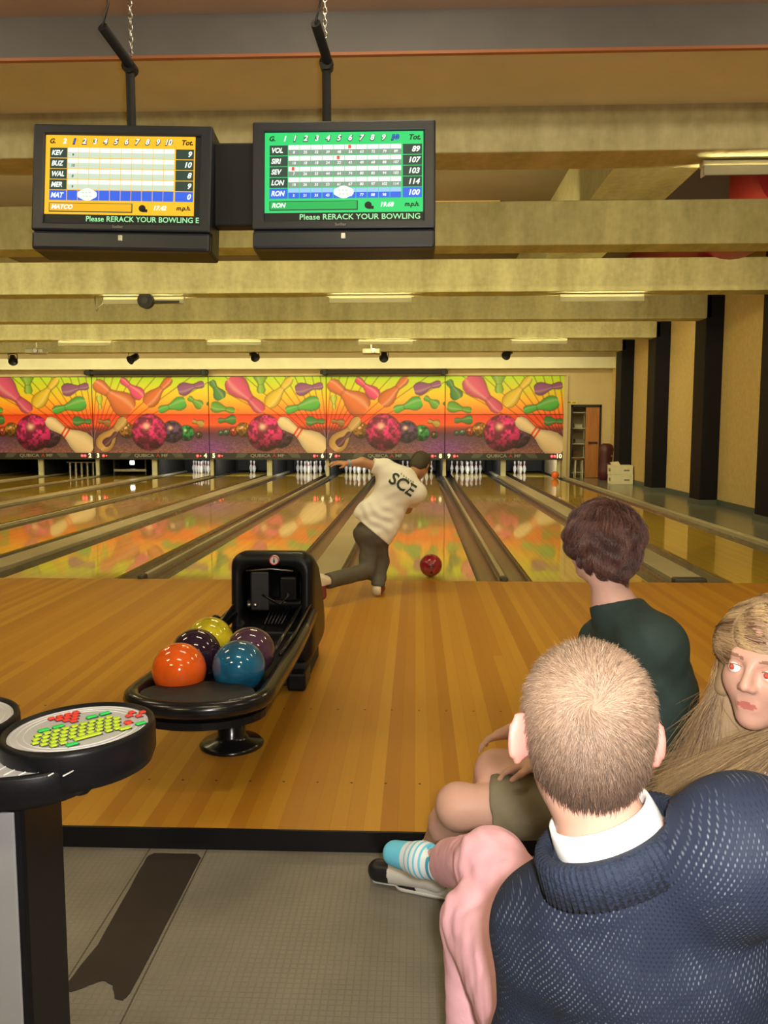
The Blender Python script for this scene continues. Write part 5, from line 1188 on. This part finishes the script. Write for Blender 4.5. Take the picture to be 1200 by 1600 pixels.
# ============================== long haired person at the right edge
o3 = (.88, 1.42, LOW); P3 = root('person', o3, 'person with long blond hair and dark green shirt at the right edge, facing left')
H3 = Head(A_(1206,1036,1.40), (-.72,-.70,.03), (.06,-.02,1), .91)
nk3 = A_(1216,1178,1.47); s3R = A_(1138,1262,1.52); s3L = A_(1320,1235,1.36); ch3 = A_(1235,1330,1.50); pel3 = np.array((.88,1.42,.43)); sd3 = norm(s3L-s3R); fw3 = norm(np.cross(sd3, (0,0,1)))
e3R = A_(1130,1420,1.58); w3R = np.array((.84,1.66,.56)); e3L = A_(1400,1400,1.40); w3L = np.array((1.0,1.66,.55))
h3 = [(np.array((.80,1.46,.42)), np.array((.86,1.88,.46)), np.array((.86,1.94,.02))), (np.array((.96,1.46,.42)), np.array((1.04,1.88,.46)), np.array((1.04,1.94,.02)))]
def body3(F, g=0):
    torso(F, g, s3R, s3L, ch3, pel3, sd3, fw3, .046, .86); F.cap(nk3, (s3R+s3L)/2, .042+g, .05+g, .03)
    F.cap(s3R, e3R, .046+g, .038+g, .03); F.cap(s3L, e3L, .046+g, .038+g, .03)
Fb = Field(.0032 if True else .005); body3(Fb); add_head(Fb, H3, nk3, ears=.8, rn=.046)
Fb.cap(e3R, w3R, .036, .025, .02); Fb.cap(e3L, w3L, .036, .025, .02); add_hand(Fb, w3R, (.1,.7,-.3), (-.2,.1,.9), .92, .4, 1); add_hand(Fb, w3L, (-.1,.7,-.3), (-.2,.1,.9), .92, .4, -1)
for a, b_, c_ in h3: Fb.cap(a, b_, .078, .052, .03); Fb.cap(b_, c_, .050, .034, .03); Fb.cap(c_, c_+np.array((0,.13,-.05)), .032, .024, .02)
def m3(c):
    l = H3.L(c); lip = ((l[:,0]/.0190)**2+((l[:,2]+.0648)/(.0078*(1-.35*np.abs(l[:,0])/.02)))**2 < 1) & (l[:,1] > .075)
    br_ = (np.abs(np.abs(l[:,0])-.033) < .019) & (np.abs(l[:,2]-(.0185+.004*np.cos((np.abs(l[:,0])-.036)*70))) < .0028) & (l[:,1] > .05)
    return lip*1+br_*2
M_['brow'] = mat('light_brown_brows', (.24,.12,.075), .7)
field_obj('body', Fb, [M_['skin_pale'], M_['lips'], M_['brow']], P3, o3, 1, m3)
for x in (-.031, .031):
    c = H3.P(x, .0745, -.0015); mb = MB(); mb.ball(tuple(c-np.array(o3)), .0142*.96, 24, 16); ey = mb.build('eyeball', mat('eye_white',(.82,.78,.76),.15), P3)
    gz = Vector(H3.Q@norm(np.array((.22 if x < 0 else .25,.97,.02)))); cc = Vector(c-np.array(o3)); q = gz.to_track_quat('Z','Y').to_matrix().to_4x4(); q.translation = cc
    mb = MB(); mb.M = q; r = .0142*.96; mb.lathe([(r*math.sin(a), r*math.cos(a)+.0003) for a in (.40,.35,.22,.1,.01)], 20); mb.build('iris', mat('flash_red_iris',(.42,.10,.07),.2), ey)  # flash red-eye is painted into the iris and pupil colours
    mb = MB(); mb.M = q; mb.lathe([(r*math.sin(a), r*math.cos(a)+.0006) for a in (.20,.1,.01)], 16); mb.build('pupil', mat('flash_red_pupil',(.95,.10,.05),.2), ey)
    ls = MB(); pts = [tuple(H3.P(x+.0145*math.cos(t), .0745+.0150*math.sqrt(max(0,1-(.9*math.cos(t))**2*.85-.09)), -.001+.0058*math.sin(t))-np.array(o3)) for t in [PI*i/12 for i in range(13)]]; ls.path(pts, .0009, 5); ls.build('eyelashes', M_['brow'], P3)
Fs = Field(.006); body3(Fs, .010); Fs.lplane(nk3-np.array((0,0,.030)), norm(np.array((-.3,-.35,1.0))), .10); Fs.plane(pel3+np.array((0,0,-.06)), (0,0,-1)); Fs.lplane(s3R*.45+e3R*.55, norm(e3R-s3R), .08); Fs.lplane(s3L*.45+e3L*.55, norm(e3L-s3L), .08)
M_['green3'] = mat('bottle_green_cotton', (.012,.060,.040), .8, var=.08, vs=12)
ts3 = field_obj('t_shirt', Fs, M_['green3'], P3, o3, 2, None, wrinkle(.003, 30, 3))
def decal(mb, target, org, direction, off=.003):
    bm = bmesh.new(); bm.from_mesh(target.data); bv = BVHTree.FromBMesh(bm); bm.free(); out = []; d = Vector(direction).normalized()
    for p_ in mb.v:
        q = Vector(p_)-Vector(org); h_ = bv.ray_cast(q-d*.5, d); out.append(tuple(h_[0]-d*off) if h_[0] is not None else tuple(q))
    mb.v = out; return mb
def cam_text(mb, txt, px, py, d, size_px, ang, **kw):
    c = at(px, py, d=d); Rm = Matrix((_R*math.cos(ang)+_U*math.sin(ang), -_R*math.sin(ang)+_U*math.cos(ang), -_F)).transposed().to_4x4(); Rm.translation = c
    mb.text(txt, size_px*d/F_PX, Rm, **kw)
mb = MB(); cam_text(mb, 'UC M', 1192, 1212, 1.42, 17, R(-35), bold=.001); decal(mb, ts3, o3, _F).build('shirt_lettering', mat('white_shirt_print',(.75,.74,.72),.6), ts3)
Ft = Field(.007); trousers(Ft, .010, tuple((a, b_, .080, .056) for a, b_, c_ in h3)+tuple((b_, c_, .054, .038) for a, b_, c_ in h3), pel3, fw3); field_obj('jeans', Ft, mat('blue_denim',(.04,.06,.12),.8), P3, o3, 1)
for a, b_, c_ in h3:
    Fk = Field(.006); Fk.cap(c_+np.array((0,-.02,-.045)), c_+np.array((0,.15,-.06)), .040, .032, .02); Fk.cap(c_, c_+np.array((0,-.01,-.04)), .042, .04, .02); Fk.plane((0,0,LOW+.002), (0,0,-1)); field_obj('shoe', Fk, M_['shoe_black'], P3, o3, 1)
# long hair: cap plus flowing locks
M_['hair3'] = hair_mat('long_blond_hair', .34); M_['scalp3'] = mat('blond_brown_hair_base', (.30,.20,.105), .6)
def ex3(F):
    F.ell(H3.P(0,-.02,.030), np.array((.083,.097,.089))*1.0, H3.Q, .02)
    for sx in (-1, 1):
        F.cap(H3.P(sx*.070,.005,.020), H3.P(sx*.083,.000,-.07), .016, .018, .02)
base3 = head_cap(H3, .006, [(0,.064,.062)], [(0,1,.62)], 'hair', M_['scalp3'], P3, o3, ex3, earcut=False)
w3 = np.array(o3)
def long_locks(n):
    P, Nn = tri_sample(base3.data, n, rng, lambda c: np.clip((H3.L(c+w3)[:,2]+.02)/.02, 0, 1)+.001)
    l = H3.L(P+w3); sgn = np.where(l[:,0]+rng.normal(size=n)*.008 < 0, -1., 1.); keep = (l[:,1] < .10)
    m = 15; T = np.linspace(0, 1, m); spread_ = rng.normal(size=(n,1))
    out = np.zeros((n, m, 3))
    side_w = A_(1097,1222,1.50) # where the locks on the left of the picture end
    endR = np.array(side_w)[None,:]+rng.normal(size=(n,3))*np.array((.026,.03,.020))+(rng.random((n,1))-.35)*np.array(A_(1062,1240,1.49)-A_(1134,1205,1.49))*1.2
    endL = H3.P(.10,-.02,-.30)[None,:]+rng.normal(size=(n,3))*np.array((.03,.03,.05))
    end = np.where(sgn[:,None] < 0, endR, endL)
    # guide points in head space: crown -> temple -> below the jaw -> end
    az = np.clip((l[:,1]+.10)/.16, 0, 1)   # 0 back, 1 front
    g1 = np.stack([sgn*(.083+rng.normal(size=n)*.003), -.055+az*.070, .020+rng.normal(size=n)*.004], 1)
    g2 = np.stack([sgn*(.090+rng.normal(size=n)*.006), -.055+az*.058, -.060+rng.normal(size=n)*.005], 1)
    G1 = H3.c+(g1*H3.s)@H3.Q.T; G2 = H3.c+(g2*H3.s)@H3.Q.T; S = P+w3
    top = np.stack([l[:,0]*.9+sgn*.006, l[:,1], np.maximum(l[:,2], .0)+.004], 1); up = H3.c+(top*H3.s)@H3.Q.T
    pts = [S, S*.55+G1*.45+norm(S*.5+G1*.5-H3.c)*.018, G1, G2, G2*.5+end*.5+rng.normal(size=(n,3))*.006, end]
    kn = np.linspace(0, 1, len(pts))
    # catmull-rom
    for j, t in enumerate(T):
        x = t*(len(pts)-1); i = min(int(x), len(pts)-2); f_ = x-i; p0 = pts[max(i-1,0)]; p1 = pts[i]; p2 = pts[i+1]; p3 = pts[min(i+2,len(pts)-1)]
        out[:, j] = .5*((2*p1)+(-p0+p2)*f_+(2*p0-5*p1+4*p2-p3)*f_**2+(-p0+3*p1-3*p2+p3)*f_**3)
    ph = (l[:,0]*60+l[:,1]*90)[:,None]; wv = np.sin(T[None,:]*11+ph)*.011*T[None,:]; out[...,0] += wv; out[...,2] += wv*.5
    # keep outside the skull
    c0 = H3.P(0,-.02,.03); Lc = (out-c0)@H3.Q/np.array((.0855,.100,.092))/.97; rr_ = np.linalg.norm(Lc, axis=2); sc2 = np.where(rr_ < 1.0, 1/np.maximum(rr_,1e-3), 1); out = c0+((Lc*sc2[...,None])*np.array((.0855,.100,.092))*.97)@H3.Q.T
    out = out-w3; tone = rng.random((n,1)); cl = np.sin(l[:,0:1]*140+l[:,1:2]*170)*.5+.5; tone = np.clip(tone*.45+cl*.65-.08, 0, 1)
    cols = np.array((.09,.038,.018))*(1-tone)+np.array((.60,.42,.21))*tone
    return out, np.clip(cols, 0, 1)
pth, cols = long_locks(15000)
hair_mesh('hair_strands', pth, .0007, cols, M_['hair3'], base3)
Fl = Field(.005); q0 = H3.P(-.075,-.02,-.03); q1 = np.array(A_(1118,1150,1.50)); q2 = np.array(A_(1095,1225,1.51)); Fl.cap(q0, q1, .026, .032, .03); Fl.cap(q1, q2, .032, .026, .03); Fl.cap(H3.P(.075,-.02,-.03), H3.P(.10,-.02,-.24), .026, .026, .03)
Fl.cap(H3.P(-.05,-.08,.0), H3.P(-.06,-.06,-.12), .04, .03, .03); Fl.cap(H3.P(0,-.07,-.0), H3.P(0,-.07,-.16), .045, .04, .03)
field_obj('hair_mass', Fl, M_['scalp3'], base3, o3, 1)

# ============================== the bowler
o4 = tuple(at(588, 931, z=0)); o4 = (o4[0], o4[1], 0); P4 = root('person', o4, 'person bowling in white t-shirt and grey trousers, bent forward on one leg')
D4 = (Vector(o4)-Vector((0,0,CAM_H))).dot(_F)
B = lambda px, py, dd=0: A_(px, py, D4+dd)
H4 = Head(B(657,727,.22), (.30,.75,-.62), (.35,.65,.65), .93)
nk4 = B(640,742,.12); s4L = B(601,733,.05); s4R = B(650,770,.02); e4L = B(566,722,.0); w4L = B(543,724,-.03); e4R = B(636,795,.22); w4R = B(618,800,.46)
ch4 = B(612,775,.06); pel4 = B(582,835,.02); h4a = B(578,840,.02); h4b = B(590,840,.02); k4a = B(594,878,.10); a4a = B(591,914,-.02); k4b = B(574,892,-.02); a4b = B(512,908,-.42)
sd4 = norm(s4R-s4L); fw4 = norm(np.cross((0,0,1), sd4))
def body4(F, g=0):
    mid = (s4L+s4R)/2; up = norm(mid-pel4); F.cap(s4L, s4R, .072+g, k=.05)
    sdp = norm(sd4-up*(sd4@up)); Qm = np.stack([sdp, np.cross(up, sdp), up], 1)
    F.ell(mid*.6+ch4*.4, np.array((.165,.115,.16))+g, Qm, .05); F.ell(ch4*.6+pel4*.4, np.array((.155,.11,.22))+g, Qm, .05); F.ell(pel4, np.array((.15,.115,.11))+g, Qm, .04)
    F.cap(nk4, mid, .05+g, .08+g, .04)
Fb = Field(.0065); body4(Fb); add_head(Fb, H4, nk4, rn=.05)
for a, b_, r0, r1 in ((s4L,e4L,.045,.038),(e4L,w4L,.037,.026),(s4R,e4R,.045,.038),(e4R,w4R,.037,.026),(h4b,k4a,.075,.052),(k4a,a4a,.050,.034),(h4a,k4b,.075,.052),(k4b,a4b,.050,.034)): Fb.cap(a, b_, r0, r1, .03)
add_hand(Fb, w4L, norm(B(515,722,-.08)-w4L), norm(np.array((.1,-.3,.9))), 1.05, .35, -1, .2); add_hand(Fb, w4R, (.1,.6,.5), (.2,-.5,.8), 1.0, .4, 1)
ft0 = B(590,921,-.02); ft1 = ft0+np.array((.02,.16,-.02)); Fb.cap(a4a, ft0, .035, .03, .02); Fb.cap(ft0, ft1, .03, .024, .02); tb = B(503,930,-.46); Fb.cap(a4b, B(498,908,-.45), .034, .03, .02); Fb.cap(B(498,908,-.45), tb, .03, .024, .02)
field_obj('body', Fb, M_['skin_tan'], P4, o4, 2)
M_['tee'] = mat('white_cotton_tee', (.90,.88,.78), .8, bump=.2, bs=14)
Fs = Field(.006); body4(Fs, .022); Fs.cap(s4L, s4L+(e4L-s4L)*.55, .062, .066, .03); Fs.cap(s4R, s4R+(e4R-s4R)*.5, .068, .072, .03)
Fs.cap(B(560,806,.0), B(600,834,.0), .04, .035, .06); Fs.cap(B(575,800,0), B(606,826,-.02), .10, .08, .06, flat=(tuple(_F),.9)); Fs.cap(B(612,826,.03), B(606,838,.02), .03, .018, .05)
upv = norm((s4L+s4R)/2-pel4); Fs.lplane(s4L+(e4L-s4L)*.55, norm(e4L-s4L), .09); Fs.lplane(s4R+(e4R-s4R)*.52, norm(e4R-s4R), .09); Fs.lplane(nk4+np.array((.0,0,.0)), norm(nk4-ch4), .075)
Fs.plane(B(577,826,0), -norm(upv+np.array((.28,0,.0))))
def teewarp(v):
    d = v-pel4; t = d@upv; s_ = v@sd4; return v+(np.sin(t*75+s_*22+2*np.sin(s_*20))*.0045*np.exp(-((t-.14)/.12)**2)+np.sin(t*40-s_*50)*.002)[:,None]*(-np.array(_F))
ts4 = field_obj('t_shirt', Fs, M_['tee'], P4, o4, 2, None, teewarp)
mb = MB(); cam_text(mb, 'SCE', 628, 758, D4, 27, R(-33), bold=.0035, sx=.95); decal(mb, ts4, o4, _F, .004).build('shirt_letters', mat('dark_green_print',(.03,.055,.04),.7), ts4)
mb = MB()
for i in range(6): a = at(627+i*3.6, 742+i*2.6-(i-2.5)**2*.15, d=D4); mb.M = Matrix.Translation(a); mb.box(-.006,.006,-.001,.001,-.010,.010)
mb.M = Matrix.Identity(4); decal(mb, ts4, o4, _F, .004).build('faint_small_print', mat('faded_print',(.45,.42,.34),.7), ts4)
Ft = Field(.006); Ft.ell(pel4, (.165,.13,.13), frame(list(fw4)), .04)
for a, b_, r0, r1 in ((h4b,k4a,.095,.072),(k4a,a4a,.070,.060),(h4a,k4b,.090,.070),(k4b,a4b,.068,.064)): Ft.cap(a, b_, r0, r1, .03)
Ft.lplane(a4a+np.array((0,0,-.005)), (0,0,-1), .10); Ft.lplane(a4b, norm(a4b-k4b), .10)
field_obj('trousers', Ft, mat('grey_cotton_trousers', (.105,.095,.075), .8, var=.06, vs=15, bump=.3, bs=18), P4, o4, 2, None, wrinkle(.007, 30, 9))
for q0, q1, an in ((ft0+np.array((0,-.02,.0)), ft1, a4a), (B(499,905,-.46), tb, a4b)):
    Fk = Field(.005); Fk.cap(q0, q1, .044, .038, .02); Fk.cap(an, q0, .042, .044, .02)
    if an is a4a: Fk.plane((0,0,.003), (0,0,-1)); Fk.lplane(an, (0,0,1), .06)
    else: Fk.lplane(an+norm(k4b-an)*.0, norm(k4b-an), .07)
    hv = an is a4b; dq = norm(q1-q0)
    def mf4(c, hv=hv, q0=q0, dq=dq): return ((((c-q0)@dq) > .055) if hv else ((c-q0)@_np_R > .028))*1
    _np_R = np.array(_R)
    field_obj('bowling_shoe', Fk, [mat('cream_shoe_leather',(.70,.62,.46),.5), mat('dark_red_shoe_leather',(.20,.03,.03),.5)], P4, o4, 1, mf4)
Fk = Field(.005); Fk.ell(H4.P(0,-.014,.036), np.array((.086,.104,.088))*.98, H4.Q, .02); Fk.ell(H4.P(0,-.06,-.02), np.array((.068,.055,.07)), H4.Q, .03); Fk.plane(H4.P(0,.05,.02), H4.Q@np.array((0,1,-.2))); Fk.ell(H4.P(0,.095,.045), np.array((.062,.05,.012)), H4.Q, .01)
M_['hair4'] = hair_mat('dark_olive_hair', .5); b4 = field_obj('hair', Fk, mat('dark_hair_cap',(.055,.045,.025),.7,bump=.5,bs=90), P4, o4, 1)
mb = MB(); q = w4L+(e4L-w4L)*.12; mb.M = Matrix.Translation(Vector(q-np.array(o4))) @ Vector(w4L-e4L).to_track_quat('Z','Y').to_matrix().to_4x4(); mb.lathe([(.026,-.012),(.031,-.012),(.032,0),(.031,.012),(.026,.012)], 20); mb.build('wristband', mat('blue_white_wristband',(.35,.42,.55),.6), P4)

# ============================== seats under the seated people
M_['seatgrey'] = mat('light_grey_moulded_seat', (.46,.50,.55), .4)
def seat(loc, rz, label):
    t = empty('moulded_seat', (loc[0], loc[1], LOW), rz, label, 'seat', 'seats behind the approach'); zt = loc[2]-LOW
    rings = []
    for y, z, w_ in ((.22,zt-.03,.20),(.21,zt-.0,.21),(.05,zt-.01,.215),(-.12,zt,.21),(-.19,zt+.05,.20),(-.23,zt+.18,.19),(-.25,zt+.26,.15)):
        rings.append([(w_*x, y, z+.02*abs(x)**3) for x in np.linspace(-1,1,13)]+[(w_*x, y-(.012 if y < -.15 else 0), z-.02+.02*abs(x)**3) for x in np.linspace(1,-1,13)])
    MB().loft(rings).build('seat_shell', M_['seatgrey'], t)
    MB().tube((0,0,.01),(0,0,zt-.035),.03,n=16).build('pedestal', M_['darkmetal'], t); MB().lathe([(.16,0),(.16,.012),(.05,.025)],28).build('base_plate', M_['blackm'], t)
seat((.34,1.0,.315), R(35), 'light grey moulded seat under the person in the navy sweater')
seat((.58,2.20,.295), R(80), 'light grey moulded seat under the person in khaki shorts')
seat((.89,1.40,.30), R(0), 'light grey moulded seat under the long haired person')
